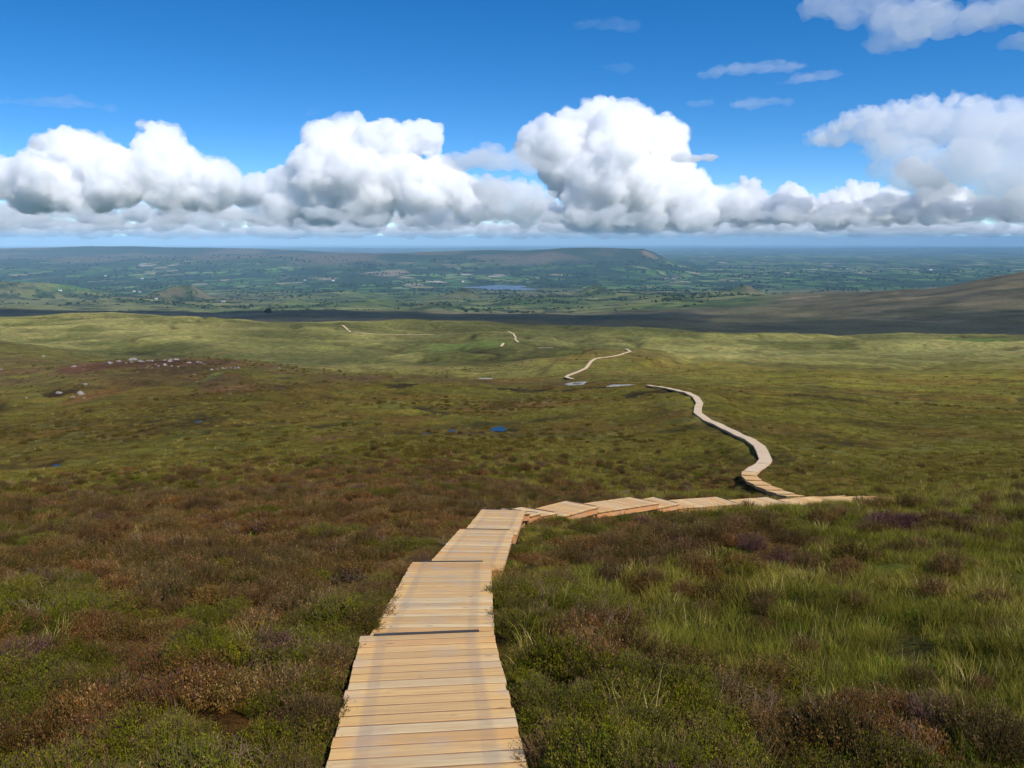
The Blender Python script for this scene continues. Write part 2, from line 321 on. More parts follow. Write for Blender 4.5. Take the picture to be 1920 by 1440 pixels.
for px, py, Zc, a, b, colr, k in [(770, 775, 122, 3.4, 4, C(.11, .052, .026), .7), (175, 737, 185, 5, 5, C(.12, .06, .03), .8), (200, 692, 235, 14, 7, C(.085, .04, .030), .8), (330, 684, 238, 13, 5, C(.075, .040, .030), .9), (870, 641, 500, 24, 26, C(.085, .12, .034), .55), (1880, 632, 700, 60, 40, C(.075, .115, .035), .7), (620, 832, 92, 2, 1.5, C(.15, .08, .05), .6),
                              (245, 968, 28, 2.2, 1.6, C(.17, .12, .03), .8), (960, 707, 233, 9, 7, C(.13, .08, .03), .6), (400, 703, 205, 1.6, 4, C(.12, .13, .045), .9), (210, 530, 6200, 110, 420, C(.06, .13, .04), .8), (736, 520, 9900, 190, 200, C(.26, .19, .13), .6), (615, 526, 9300, 110, 120, C(.28, .21, .15), .6), (1215, 497, 12300, 130, 150, C(.24, .16, .11), .5), (1500, 572, 3300, 90, 30, C(.24, .17, .11), .5), (1200, 478, 13100, 330, 300, C(.018, .032, .020), .95), (330, 473, 16000, 1500, 350, C(.020, .034, .026), .9), (110, 485, 14500, 900, 300, C(.022, .036, .028), .8), (640, 482, 13500, 700, 200, C(.022, .038, .026), .8), (860, 476, 13200, 420, 250, C(.14, .11, .08), .7)]:  # dark patches on the far left hills: forest tone painted for cloud shadow
    c = at(px, py, Zc); d = np.sqrt(((X-c[0])/a)**2+((Y-c[1])/(b*2))**2)+.3*n2+.2*n1*(P < 1000); T = mixc(T, colr, np.where((np.abs(X-c[0]) < 6*a) & (Y > 0), (1-sst(.6, 1.2, d))*k, 0))

m = bpy.data.materials.new('moorland'); N, L = nodes(m); bs = N['Principled BSDF']; bs.inputs['Roughness'].default_value = .95; bs.inputs['Specular IOR Level'].default_value = .03
at_ = N.new('ShaderNodeAttribute'); at_.attribute_name = 'tint'; af = N.new('ShaderNodeAttribute'); af.attribute_name = 'farm'; aw = N.new('ShaderNodeAttribute'); aw.attribute_name = 'mid'
geo = N.new('ShaderNodeNewGeometry')
def noise(scale, detail, rough=.6, vec=None):
    n = N.new('ShaderNodeTexNoise'); n.inputs['Scale'].default_value = scale; n.inputs['Detail'].default_value = detail; n.inputs['Roughness'].default_value = rough
    L(vec or geo.outputs['Position'], n.inputs['Vector']); return n
def mth(op, a, b=None, c=None):
    n = N.new('ShaderNodeMath'); n.operation = op
    for k, q_ in enumerate((a, b, c)):
        if q_ is None: continue
        if isinstance(q_, (int, float)): n.inputs[k].default_value = q_
        else: L(q_, n.inputs[k])
    return n.outputs[0]
def mrange(v, a, b, c, d):
    n = N.new('ShaderNodeMapRange'); L(v, n.inputs[0])
    for k, q_ in enumerate((a, b, c, d)): n.inputs[k+1].default_value = q_
    return n.outputs[0]
def mixrgb(kind, fac, a, b):
    n = N.new('ShaderNodeMix'); n.data_type = 'RGBA'; n.blend_type = kind
    for sck, q_ in ((n.inputs[0], fac), (n.inputs[6], a), (n.inputs[7], b)):
        if isinstance(q_, (int, float)): sck.default_value = q_
        elif isinstance(q_, tuple): sck.default_value = q_
        else: L(q_, sck)
    return n.outputs[2]
fine = noise(1.6, 10, .72); vein = noise(.22, 12, .66)
k1 = mrange(fine.outputs[0], .3, .7, .45, 1.6); k2 = mrange(vein.outputs[0], .35, .65, .65, 1.4)
kk = mth('MULTIPLY', mth('MULTIPLY', k1, k2), mrange(noise(.013, 9, .72).outputs[0], .33, .67, .68, 1.36))
comb = N.new('ShaderNodeCombineColor'); L(kk, comb.inputs[0]); L(mth('MULTIPLY', kk, mrange(noise(.09, 8, .7).outputs[0], .35, .65, .9, 1.1)), comb.inputs[1]); L(kk, comb.inputs[2])
col1 = mixrgb('MULTIPLY', 1.0, at_.outputs['Color'], comb.outputs[0])
# straw coloured flecks of dead grass
fl = mrange(noise(5, 6, .8).outputs[0], .56, .7, 0, .35); col1 = mixrgb('MIX', mth('MULTIPLY', fl, aw.outputs['Fac']), col1, (.20, .16, .085, 1))
# far farmland: fields divided by dark hedgerows
wv = noise(.0012, 4, .5); dv = N.new('ShaderNodeVectorMath'); dv.operation = 'MULTIPLY_ADD'; L(wv.outputs['Color'], dv.inputs[0]); dv.inputs[1].default_value = (500, 500, 0); L(geo.outputs['Position'], dv.inputs[2])
mpz = N.new('ShaderNodeMapping'); L(dv.outputs[0], mpz.inputs[0]); mpz.inputs['Scale'].default_value = (.0052, .0026, 0); mpz.inputs['Rotation'].default_value = (0, 0, .5)
v1 = N.new('ShaderNodeTexVoronoi'); v1.voronoi_dimensions = '2D'; v1.inputs['Scale'].default_value = 1; L(mpz.outputs[0], v1.inputs['Vector'])
v2 = N.new('ShaderNodeTexVoronoi'); v2.voronoi_dimensions = '2D'; v2.feature = 'DISTANCE_TO_EDGE'; v2.inputs['Scale'].default_value = 1; L(mpz.outputs[0], v2.inputs['Vector'])
sep = N.new('ShaderNodeSeparateColor'); L(v1.outputs['Color'], sep.inputs[0])
cr = N.new('ShaderNodeValToRGB'); e = cr.color_ramp; e.interpolation = 'CONSTANT'
for pos, c_ in ((0, (.022, .045, .022)), (.26, (.055, .10, .034)), (.42, (.09, .17, .045)), (.60, (.13, .22, .060)), (.76, (.20, .25, .10)), (.90, (.32, .28, .16)), (.955, (.46, .40, .30))):
    el_ = e.elements[0] if pos == 0 else e.elements.new(pos); el_.position = pos; el_.color = c_+(1,)
e.elements.remove(e.elements[-1]) if e.elements[-1].position == 1 and len(e.elements) > 7 else None
L(sep.outputs[0], cr.inputs[0])
hedge = mrange(v2.outputs['Distance'], .06, .13, 1, 0)
fcol = mixrgb('MIX', hedge, cr.outputs[0], (.016, .032, .016, 1))
wood = mth('MAXIMUM', mrange(noise(.0009, 8, .62).outputs[0], .48, .56, 0, .9), mrange(noise(.0042, 6, .7).outputs[0], .53, .6, 0, .85)); fcol = mixrgb('MIX', wood, fcol, (.018, .036, .018, 1))
colf = mixrgb('MIX', af.outputs['Fac'], col1, fcol); hsg = N.new('ShaderNodeHueSaturation'); hsg.inputs['Saturation'].default_value = 1.1; L(colf, hsg.inputs['Color']); L(hsg.outputs[0], bs.inputs['Base Color'])
bmp = N.new('ShaderNodeBump'); bmp.inputs['Distance'].default_value = .35; bmp.inputs['Strength'].default_value = .8; L(noise(1.1, 9, .75).outputs[0], bmp.inputs['Height'])
bm2 = N.new('ShaderNodeBump'); bm2.inputs['Distance'].default_value = 4; bm2.inputs['Strength'].default_value = .6; L(noise(.06, 10, .6).outputs[0], bm2.inputs['Height']); L(bmp.outputs[0], bm2.inputs['Normal'])
L(bm2.outputs[0], bs.inputs['Normal'])
VS = np.stack([X, Y, Z], -1).reshape(-1, 3)
ii, jj = np.meshgrid(np.arange(NR-1), np.arange(NA-1), indexing='ij'); a0 = ii*NA+jj
FS = np.stack([a0, a0+1, a0+NA+1, a0+NA], -1).reshape(-1, 4)[:, ::-1]
me = new_mesh('ground', VS, FS, True, (T*(1.2-.14*(1-sst(180, 300, P))*sst(20, 50, P))[..., None]).reshape(-1, 3))
fa = me.attributes.new('farm', 'FLOAT', 'POINT'); farmw = sst(6300, 8000, P+900*fbm(X, Y, 1500, 3, 45))*(1-top)*.85
for px, py, Zc, a, b in [(736, 520, 9900, 190, 200), (615, 526, 9300, 110, 120), (1215, 497, 12300, 130, 150)]:
    c = at(px, py, Zc); d = np.sqrt(((X-c[0])/a)**2+((Y-c[1])/(b*2))**2)+.3*fbm(X, Y, 120, 3, 71); farmw = farmw*sst(.8, 1.1, d)
fa.data.foreach_set('value', farmw.astype('f').ravel())
fb = me.attributes.new('mid', 'FLOAT', 'POINT'); fb.data.foreach_set('value', (sst(20, 60, P)*(1-sst(900, 1500, P))).astype('f').ravel())
tag(link('ground', me, m), kind='structure')
print('ground', time.time()-T0)

# ------------------------------------------------------------------ bog pools and the lake
def water_mat(name, col, rough):
    m = bpy.data.materials.new(name); N, L = nodes(m); b = N['Principled BSDF']; b.inputs['Base Color'].default_value = col+(1,); b.inputs['Roughness'].default_value = rough; b.inputs['IOR'].default_value = 1.33
    n = N.new('ShaderNodeTexNoise'); n.inputs['Scale'].default_value = 3; bp = N.new('ShaderNodeBump'); bp.inputs['Strength'].default_value = .15; bp.inputs['Distance'].default_value = .02; L(n.outputs[0], bp.inputs['Height']); L(bp.outputs[0], b.inputs['Normal']); b.inputs['Specular IOR Level'].default_value = .5
    return m
WB = water_mat('pool water', (.01, .02, .03), .2); WD = water_mat('peaty water', (.012, .012, .012), .12); WL = water_mat('lake water', (.05, .075, .10), .3)
def sheet(cx, cy, z, a, b, n=40, wob=.25, seed=1):
    r_ = random.Random(seed); ph = [r_.uniform(0, 6.3) for _ in range(5)]; pts = [(0, 0, 0)]
    for k in range(n):
        t = 2*math.pi*k/n; q_ = 1+wob*(math.sin(2*t+ph[0])*.5+math.sin(3*t+ph[1])*.5+math.sin(5*t+ph[2])*.35+math.sin(9*t+ph[3])*.2)
        pts.append((a*q_*math.cos(t), b*q_*math.sin(t), 0))
    f = [(0, 1+k, 1+(k+1) % n) for k in range(n)]; return pts, f
for k, (x, y, z, a, b, lab, kd) in enumerate(PL):
    v, f = sheet(x, y, z, a, b, seed=k+3); tag(link('pool', new_mesh('pool', v, f), WB if kd == 'B' else WD, loc=(x, y, z)), lab, kind='structure')
c = at(945, 541, 7600); lz = float(H(c[0], c[1]))+7
v, f = sheet(0, 0, 0, 290, 330, seed=5, wob=.35); tag(link('lake_water', new_mesh('lake', v, f), WL, loc=(c[0]-20, c[1], lz)), 'grey lake in the valley below the plateau', kind='structure')
# ------------------------------------------------------------------ rocks
def rock_mat(name, c1_, c2_):
    m = bpy.data.materials.new(name); N, L = nodes(m); b = N['Principled BSDF']; b.inputs['Roughness'].default_value = .9
    n = N.new('ShaderNodeTexNoise'); n.inputs['Scale'].default_value = 2.2; n.inputs['Detail'].default_value = 9; n.inputs['Roughness'].default_value = .7
    g = N.new('ShaderNodeNewGeometry'); L(g.outputs['Position'], n.inputs['Vector'])
    r_ = N.new('ShaderNodeValToRGB'); r_.color_ramp.elements[0].position = .38; r_.color_ramp.elements[0].color = c1_+(1,); r_.color_ramp.elements[1].position = .62; r_.color_ramp.elements[1].color = c2_+(1,)
    L(n.outputs[0], r_.inputs[0]); L(r_.outputs[0], b.inputs['Base Color'])
    bp = N.new('ShaderNodeBump'); bp.inputs['Distance'].default_value = .12; L(n.outputs[0], bp.inputs['Height']); L(bp.outputs[0], b.inputs['Normal']); return m
RM = rock_mat('limestone', (.12, .105, .09), (.29, .26, .22)); GM = rock_mat('stone chippings', (.16, .15, .14), (.36, .34, .32))
def ico(sub):
    bm = bmesh.new(); bmesh.ops.create_icosphere(bm, subdivisions=sub, radius=1); v = np.array([x.co[:] for x in bm.verts]); f = np.array([[q_.index for q_ in p.verts] for p in bm.faces]); bm.free(); return v, f
IC = {k: ico(k) for k in (1, 2, 3, 4)}
def rock(px, py, Zc, w, h, d, label, group, seed):
    g = np.random.default_rng(seed); v, f = IC[3]; v = v.copy()
    for _ in range(9):                                        # cut flat faces
        n = g.normal(size=3); n[2] = abs(n[2])*1.2; n /= np.linalg.norm(n); dd = g.uniform(.45, .8); s_ = v@n; v -= np.outer(np.maximum(s_-dd, 0)*.92, n)
    v *= 1+.05*g.normal(size=(len(v), 1)); v *= np.array([w/2, d/2, h])/.72; v[:, 2] = np.maximum(v[:, 2], -.3*h)
    c = at(px, py, Zc); z = float(H(c[0], c[1]))
    return tag(link('rock', new_mesh('rock', v, f), RM, loc=(c[0], c[1], z-.12*h), rz=g.uniform(-.5, .5)), label, 'rock', group)
ordw = ['leftmost', 'second', 'third', 'fourth', 'fifth', 'sixth', 'seventh', 'eighth', 'ninth', 'tenth', 'eleventh', 'twelfth', 'thirteenth', 'fourteenth', 'fifteenth', 'sixteenth', 'seventeenth', 'eighteenth', 'nineteenth', 'twentieth', 'twenty-first', 'twenty-second', 'twenty-third', 'twenty-fourth', 'twenty-fifth', 'twenty-sixth', 'twenty-seventh', 'twenty-eighth', 'twenty-ninth', 'thirtieth']
crest = sorted([(206, 680, 12), (222, 677, 9), (252, 674, 14), (262, 676, 8), (268, 677.5, 8), (277, 676, 7), (284, 676, 8), (236, 680, 6), (246, 678, 6), (310, 674.5, 6), (320, 673.5, 6), (330, 673.5, 8), (318, 677, 9), (354, 679, 7), (370, 678.5, 6), (376, 680, 5), (383, 682, 4)])
low = sorted([(309, 685, 9), (321, 686, 5), (285, 689, 4), (297, 685, 4), (334, 687, 4), (275, 689, 4), (292, 682, 4), (365, 702, 4), (397, 692, 6), (407, 691.5, 4), (418, 690, 6), (425, 689.5, 4), (432, 689, 4), (440, 689.5, 5), (447, 689, 6), (553, 693, 4), (523, 689, 4)])
def onsurf(px, py, lo=60, hi=420):                            # distance at which the sight line meets the ground
    zs = np.exp(np.linspace(math.log(lo), math.log(hi), 500)); p = np.outer(zs, ray(px, py)); h = H(p[:, 0], p[:, 1]); k = np.where(p[:, 2] < h)[0]
    return zs[k[0]] if len(k) else zs[np.argmin(p[:, 2]-h)]
for k, (px, py, w) in enumerate(crest):
    zc = onsurf(px, py+1.5); s_ = w/F*zc; rock(px, py, zc, s_*1.15, s_*.42, s_*.8, ordw[k]+(' from the left ' if k else ' ')+'of the pale limestone blocks along the top of the rocky crest', 'limestone blocks on the rocky crest', 100+k)
for k, (px, py, w) in enumerate(low):
    zc = onsurf(px, py+1.5); s_ = w/F*zc; rock(px, py, zc, s_*1.15, s_*.45, s_*.8, ordw[k]+(' from the left ' if k else ' ')+'of the small stones scattered below the rocky crest', 'small stones below the rocky crest', 140+k)
for k, (px, py, w, h, lab) in enumerate([(150, 737, 13, .55, 'largest white boulder in the brown hollow on the left'), (112, 736, 10, .4, 'flat white boulder left of the largest one'), (157, 720, 9, .3, 'low white slab above the largest white boulder'), (137, 745, 7, .5, 'small pale boulder just below the largest white one'), (158, 746, 5, .5, 'smallest pale stone right below the largest white boulder'), (50, 746, 5, .4, 'lone pale stone at the far left of the brown hollow'), (80, 668, 6, .4, 'lone pale rock on the slope of the far left knoll'), (38, 701, 6, .4, 'pale rock beside the reddish heather at the far left'), (140, 687, 10, .25, 'long low rock at the left foot of the rocky crest'), (2, 692, 7, .5, 'pale rock cut by the left edge of the picture')]):
    zc = onsurf(px, py+1); s_ = w/F*zc; rock(px, py, zc, s_*1.15, s_*h*.9, s_*.9, lab, 'white boulders left of the crest', 180+k)
# laid stone patches by the path
def stone_patch(px, py, wpx, dep, label, hole=None, seed=1):
    zc = onsurf(px, py); c = at(px, py, zc); a = wpx/2/F*zc; v = []; f = []; n = 44; g = random.Random(seed); ph = [g.uniform(0, 6) for _ in range(4)]
    for ri in range(7):
        for k in range(n):
            t = 2*math.pi*k/n; q_ = 1+.14*math.sin(2*t+ph[0])+.12*math.sin(3*t+ph[1])+.08*math.sin(7*t+ph[2]); rr = (.02 if not hole else hole)+(1-(.02 if not hole else hole))*ri/6
            rr_ = rr*(q_ if ri > 1 else 1); x = c[0]+a*rr_*math.cos(t); y = c[1]+dep*rr_*math.sin(t); v.append((x-c[0], y-c[1], float(H(x, y))+.10+g.uniform(0, .08)-(.3 if ri == 6 or (hole and ri == 0) else 0)))
    for ri in range(6):
        for k in range(n): f.append((ri*n+k, ri*n+(k+1) % n, (ri+1)*n+(k+1) % n, (ri+1)*n+k))
    o = link('stone_patch', new_mesh('stone_patch', v, [q_[::-1] for q_ in f], True), GM, loc=(c[0], c[1], 0)); return tag(o, label, 'stone patch', 'grey stone patches by the path')
stone_patch(1081, 720, 44, 4.6, 'grey stone patch with a dark hole, nearest the zigzag boardwalk', hole=.32, seed=2)
stone_patch(1164, 722.5, 50, 2.4, 'long grey stone patch between the holed patch and the boardwalk end', seed=3)
stone_patch(909, 710, 26, 2.0, 'small pale stone strip left of the peat bank', seed=4)
print('rocks', time.time()-T0)

# ------------------------------------------------------------------ boardwalk
def wood_mat(name, grain_col, sat=1.0, bump=.4):
    m = bpy.data.materials.new(name); N, L = nodes(m); b = N['Principled BSDF']; b.inputs['Roughness'].default_value = .75; b.inputs['Specular IOR Level'].default_value = .25
    a = N.new('ShaderNodeAttribute'); a.attribute_name = 'tint'; t = N.new('ShaderNodeTexCoord')
    mp_ = N.new('ShaderNodeMapping'); mp_.inputs['Scale'].default_value = (1.6, 26, 26); L(t.outputs['Object'], mp_.inputs[0])
    n = N.new('ShaderNodeTexNoise'); n.inputs['Scale'].default_value = 1.3; n.inputs['Detail'].default_value = 8; n.inputs['Roughness'].default_value = .65; n.inputs['Distortion'].default_value = .6; L(mp_.outputs[0], n.inputs['Vector'])
    r_ = N.new('ShaderNodeMapRange'); L(n.outputs[0], r_.inputs[0]); r_.inputs[1].default_value = .35; r_.inputs[2].default_value = .68; r_.inputs[3].default_value = 0; r_.inputs[4].default_value = .85
    mx = N.new('ShaderNodeMix'); mx.data_type = 'RGBA'; mx.blend_type = 'MIX'; L(r_.outputs[0], mx.inputs[0]); L(a.outputs['Color'], mx.inputs[6]); mx.inputs[7].default_value = grain_col+(1,)
    # knots
    vo = N.new('ShaderNodeTexVoronoi'); vo.inputs['Scale'].default_value = 1; mk = N.new('ShaderNodeMapping'); mk.inputs['Scale'].default_value = (2.6, 6.7, 6.7); L(t.outputs['Object'], mk.inputs[0]); L(mk.outputs[0], vo.inputs['Vector'])
    kr = N.new('ShaderNodeMapRange'); L(vo.outputs['Distance'], kr.inputs[0]); kr.inputs[1].default_value = .035; kr.inputs[2].default_value = .12; kr.inputs[3].default_value = .8; kr.inputs[4].default_value = 0
    m2 = N.new('ShaderNodeMix'); m2.data_type = 'RGBA'; L(kr.outputs[0], m2.inputs[0]); L(mx.outputs[2], m2.inputs[6]); m2.inputs[7].default_value = (.16, .075, .03, 1)
    # grey blotches of trodden dirt
    n2_ = N.new('ShaderNodeTexNoise'); n2_.inputs['Scale'].default_value = 2.2; n2_.inputs['Detail'].default_value = 7; L(t.outputs['Object'], n2_.inputs['Vector'])
    r2 = N.new('ShaderNodeMapRange'); L(n2_.outputs[0], r2.inputs[0]); r2.inputs[1].default_value = .5; r2.inputs[2].default_value = .72; r2.inputs[3].default_value = 0; r2.inputs[4].default_value = .5
    m3 = N.new('ShaderNodeMix'); m3.data_type = 'RGBA'; L(r2.outputs[0], m3.inputs[0]); L(m2.outputs[2], m3.inputs[6]); m3.inputs[7].default_value = (.40, .36, .32, 1)
    L(m3.outputs[2], b.inputs['Base Color'])
    bp = N.new('ShaderNodeBump'); bp.inputs['Strength'].default_value = bump; bp.inputs['Distance'].default_value = .004; L(n.outputs[0], bp.inputs['Height']); L(bp.outputs[0], b.inputs['Normal']); return m
WM = wood_mat('decking timber', (.52, .29, .12)); BM = wood_mat('beam timber', (.50, .21, .07))
nm = bpy.data.materials.new('step rubber'); N, L = nodes(nm); b = N['Principled BSDF']; b.inputs['Base Color'].default_value = (.045, .043, .042, 1); b.inputs['Roughness'].default_value = .8
nz = N.new('ShaderNodeTexNoise'); nz.inputs['Scale'].default_value = 60; bp = N.new('ShaderNodeBump'); bp.inputs['Distance'].default_value = .004; L(nz.outputs[0], bp.inputs['Height']); L(bp.outputs[0], b.inputs['Normal'])
def wire_mat(name, cover):
    m = bpy.data.materials.new(name); N, L = nodes(m); b = N['Principled BSDF']; b.inputs['Base Color'].default_value = (.36, .35, .35, 1); b.inputs['Metallic'].default_value = .2; b.inputs['Roughness'].default_value = .5
    t = N.new('ShaderNodeTexCoord'); mp_ = N.new('ShaderNodeMapping'); mp_.inputs['Scale'].default_value = (110, 110, 110); L(t.outputs['Object'], mp_.inputs[0])
    vo = N.new('ShaderNodeTexVoronoi'); vo.voronoi_dimensions = '2D'; vo.feature = 'DISTANCE_TO_EDGE'; vo.inputs['Scale'].default_value = 1; vo.inputs['Randomness'].default_value = .15; L(mp_.outputs[0], vo.inputs['Vector'])
    r_ = N.new('ShaderNodeMath'); r_.operation = 'LESS_THAN'; L(vo.outputs['Distance'], r_.inputs[0]); r_.inputs[1].default_value = cover
    tr = N.new('ShaderNodeBsdfTransparent'); mx = N.new('ShaderNodeMixShader'); L(r_.outputs[0], mx.inputs[0]); L(tr.outputs[0], mx.inputs[1]); L(b.outputs[0], mx.inputs[2]); L(mx.outputs[0], N['Material Output'].inputs['Surface']); return m
WIRE = wire_mat('wire netting', .022); WIRE2 = wire_mat('doubled wire netting', .025)
W = 1.05
def rgb_board(g, near=True):
    t = g.random(); base = np.array([.78, .49, .18]) if t < .5 else np.array([.82, .62, .32]) if t < .75 else np.array([.72, .40, .13])
    return tuple(np.clip(base*g.uniform(.80, 1.10), 0, 1))
def section(a, b, h0, h1, label, near, seed, w=W):
    g = np.random.default_rng(seed); hd = math.atan2(b[0]-a[0], b[1]-a[1]); root = empty('boardwalk_section', tuple(a), -hd)
    tag(root, label, 'boardwalk section', 'timber sections of the stepped boardwalk')
    Lg = math.hypot(b[0]-a[0], b[1]-a[1]); dz = b[2]-a[2]; s0 = math.tan(R(h0)-hd); s1_ = math.tan(R(h1)-hd)
    def pt(x, t, z):                                      # x across, t 0..1 along
        sk = s0+(s1_-s0)*t; return (x, t*Lg-x*sk, dz*t-x*0+z)
    nb = max(3, int(round(Lg/.15))); mb = MB(); gap = .003/Lg
    for k in range(nb):
        t0 = k/nb+gap/2; t1_ = (k+1)/nb-gap/2; ex = g.uniform(-.008, .008) if near else g.uniform(-.012, .012); zz = g.uniform(-.0015, .0015); col = rgb_board(g)
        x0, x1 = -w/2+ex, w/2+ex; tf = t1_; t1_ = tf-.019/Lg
        mb.hexa([pt(x0, t1_, -.036), pt(x1, t1_, -.036), pt(x1, tf, -.036), pt(x0, tf, -.036), pt(x0, t1_, zz-.001), pt(x1, t1_, zz-.001), pt(x1, tf, zz-.001), pt(x0, tf, zz-.001)], tuple(np.array([.16, .075, .028])*g.uniform(.6, 1.9)))  # flush strip coloured dark to stand for the groove shade between boards
        p = [pt(x0, t0, -.036), pt(x1, t0, -.036), pt(x1, t1_, -.036), pt(x0, t1_, -.036), pt(x0, t0, zz), pt(x1, t0, zz), pt(x1, t1_, zz), pt(x0, t1_, zz)]
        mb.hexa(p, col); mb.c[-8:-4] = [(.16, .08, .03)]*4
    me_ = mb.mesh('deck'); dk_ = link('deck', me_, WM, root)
    if near:
        bv = dk_.modifiers.new('edge', 'BEVEL'); bv.width = .002; bv.segments = 1; bv.limit_method = 'ANGLE'
    for sx in (-1, 1):
        m1 = MB(); xa = sx*(w/2-.035); xb = sx*(w/2-.085); lo, hi = min(xa, xb), max(xa, xb); c_ = tuple(np.array([.62, .30, .115])*g.uniform(.92, 1.05))
        m1.hexa([pt(lo, .0, -.20), pt(hi, .0, -.20), pt(hi, 1, -.20), pt(lo, 1, -.20), pt(lo, 0, -.038), pt(hi, 0, -.038), pt(hi, 1, -.038), pt(lo, 1, -.038)], c_)
        link('side_beam', m1.mesh('side_beam'), BM, root)
    if near:
        for sx in (-1, 1):
            for t in ((.06, .94) if Lg > 1.5 else (.5,)):
                m1 = MB(); x0 = sx*(w/2-.135)-.045; x1 = x0+.09; q0 = t-.045/Lg; q1 = t+.045/Lg
                m1.hexa([pt(x0, q0, -.75), pt(x1, q0, -.75), pt(x1, q1, -.75), pt(x0, q1, -.75), pt(x0, q0, -.04), pt(x1, q0, -.04), pt(x1, q1, -.04), pt(x0, q1, -.04)], (.55, .27, .11)); link('post', m1.mesh('post'), BM, root)
        # fascia boards closing the ends
        for t in (0, 1):
            m1 = MB(); q0, q1 = (t+.002, t+.03/Lg) if t == 0 else (t-.03/Lg, t-.002)
            m1.hexa([pt(-w/2+.09, q0, -.2), pt(w/2-.09, q0, -.2), pt(w/2-.09, q1, -.2), pt(-w/2+.09, q1, -.2), pt(-w/2+.09, q0, -.039), pt(w/2-.09, q0, -.039), pt(w/2-.09, q1, -.039), pt(-w/2+.09, q1, -.039)], (.55, .27, .11)); link('end_board', m1.mesh('end_board'), BM, root)
        v = [pt(-w*.38, .012, .004), pt(w*.38, .012, .004), pt(w*.38, .988, .004), pt(-w*.38, .988, .004)]; link('wire_netting', new_mesh('wire_netting', v, [(0, 1, 2, 3)]), WIRE, root)
        for x0, x1 in ((-.365, -.29), (.29, .365)):
            v = [pt(w*x0, .012, .008), pt(w*x1, .012, .008), pt(w*x1, .988, .008), pt(w*x0, .988, .008)]; link('netting_edge', new_mesh('netting_edge', v, [(0, 1, 2, 3)]), WIRE2, root)
        m1 = MB(); q0 = 1-.030/Lg; q1 = 1+.006/Lg; xa, xb = -w*.40, w*.40; th = .012
        m1.hexa([pt(xa, q0, -.03), pt(xb, q0, -.03), pt(xb, q1, -.03), pt(xa, q1, -.03), pt(xa, q0, th), pt(xb, q0, th), pt(xb, q1, th), pt(xa, q1, th)], (1, 1, 1)); link('step_strip', m1.mesh('step_strip'), nm, root)
    return root
slab = ['nearest boardwalk section filling the bottom of the picture', 'second boardwalk section, one step down from the nearest', 'third boardwalk section, narrow and slanting right', 'fourth boardwalk section, the last before the right turn', 'first short wedge step where the boardwalk turns right', 'second short wedge step in the right turn', 'third wedge step in the turn with an orange side', 'boardwalk section right after the turn, its far corner peaked', 'long section with the longest orange side beam showing', 'short section just beyond the long orange sided one', 'level pale section in the middle of the rightward run', 'section with a thin red side beam under the serrated steps', 'section running out to the hillside edge below the serrated steps', 'outermost section almost hidden in the grass at the hillside edge']
slab += [('%s step of the serrated return flight counted from its low right end' % n_).strip() for n_ in ('first', 'second', 'third', 'fourth', 'fifth', 'sixth', 'seventh', 'eighth', 'ninth', 'tenth')]
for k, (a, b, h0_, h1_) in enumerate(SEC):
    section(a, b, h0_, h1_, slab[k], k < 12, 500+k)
for (lab, w, _), wp in zip(RUNS, RUNW):
    o_ = wp[0]; root = empty('boardwalk', tuple(o_)); tag(root, lab, 'boardwalk', 'far stretches of the boardwalk'); far = math.hypot(o_[0], o_[1]) > 400
    pts = np.array(wp); 
    hh = H(pts[:, 0], pts[:, 1])+.32
    for _ in range(3): hh[1:-1] = (hh[:-2]+hh[1:-1]+hh[2:])/3
    pts[:, 2] = np.maximum(hh, H(pts[:, 0], pts[:, 1])+.2); tg = np.gradient(pts[:, :2], axis=0); tg /= np.linalg.norm(tg, axis=1)[:, None]; nn = np.stack([tg[:, 1], -tg[:, 0]], 1)
    g = np.random.default_rng(77); mb = MB(); pl = pts-o_
    def ln(k, x, z): return (pl[k, 0]+nn[k, 0]*x, pl[k, 1]+nn[k, 1]*x, pl[k, 2]+z)
    for k in range(len(pts)-1):
        nb = max(1, int(np.linalg.norm(pts[k+1]-pts[k])/.45)) if not far else 2; dd = -.04*(k % 2)*(not far)
        for q_ in range(nb):
            def lq(x, z, t): A = np.array(ln(k, x, z)); B_ = np.array(ln(k+1, x, z)); return tuple(A+(B_-A)*t)
            t0, t1_ = q_/nb, (q_+.985)/nb; col = tuple(np.array([.62, .52, .36])*g.uniform(.92, 1.06))
            mb.hexa([lq(-w/2, -.05+dd, t0), lq(w/2, -.05+dd, t0), lq(w/2, -.05+dd, t1_), lq(-w/2, -.05+dd, t1_), lq(-w/2, dd, t0), lq(w/2, dd, t0), lq(w/2, dd, t1_), lq(-w/2, dd, t1_)], col)
    link('deck', mb.mesh('deck'), WM, root)
    if far: continue
    for sx in (-1, 1):
        m1 = MB(); lo, hi = sorted((sx*(w/2-.03), sx*(w/2-.09)))
        for k in range(len(pts)-1): m1.hexa([ln(k, lo, -.24), ln(k, hi, -.24), ln(k+1, hi, -.24), ln(k+1, lo, -.24), ln(k, lo, -.092), ln(k, hi, -.092), ln(k+1, hi, -.092), ln(k+1, lo, -.092)], (.60, .36, .18))
        link('side_beam', m1.mesh('side_beam'), BM, root)
print('boardwalk', time.time()-T0)

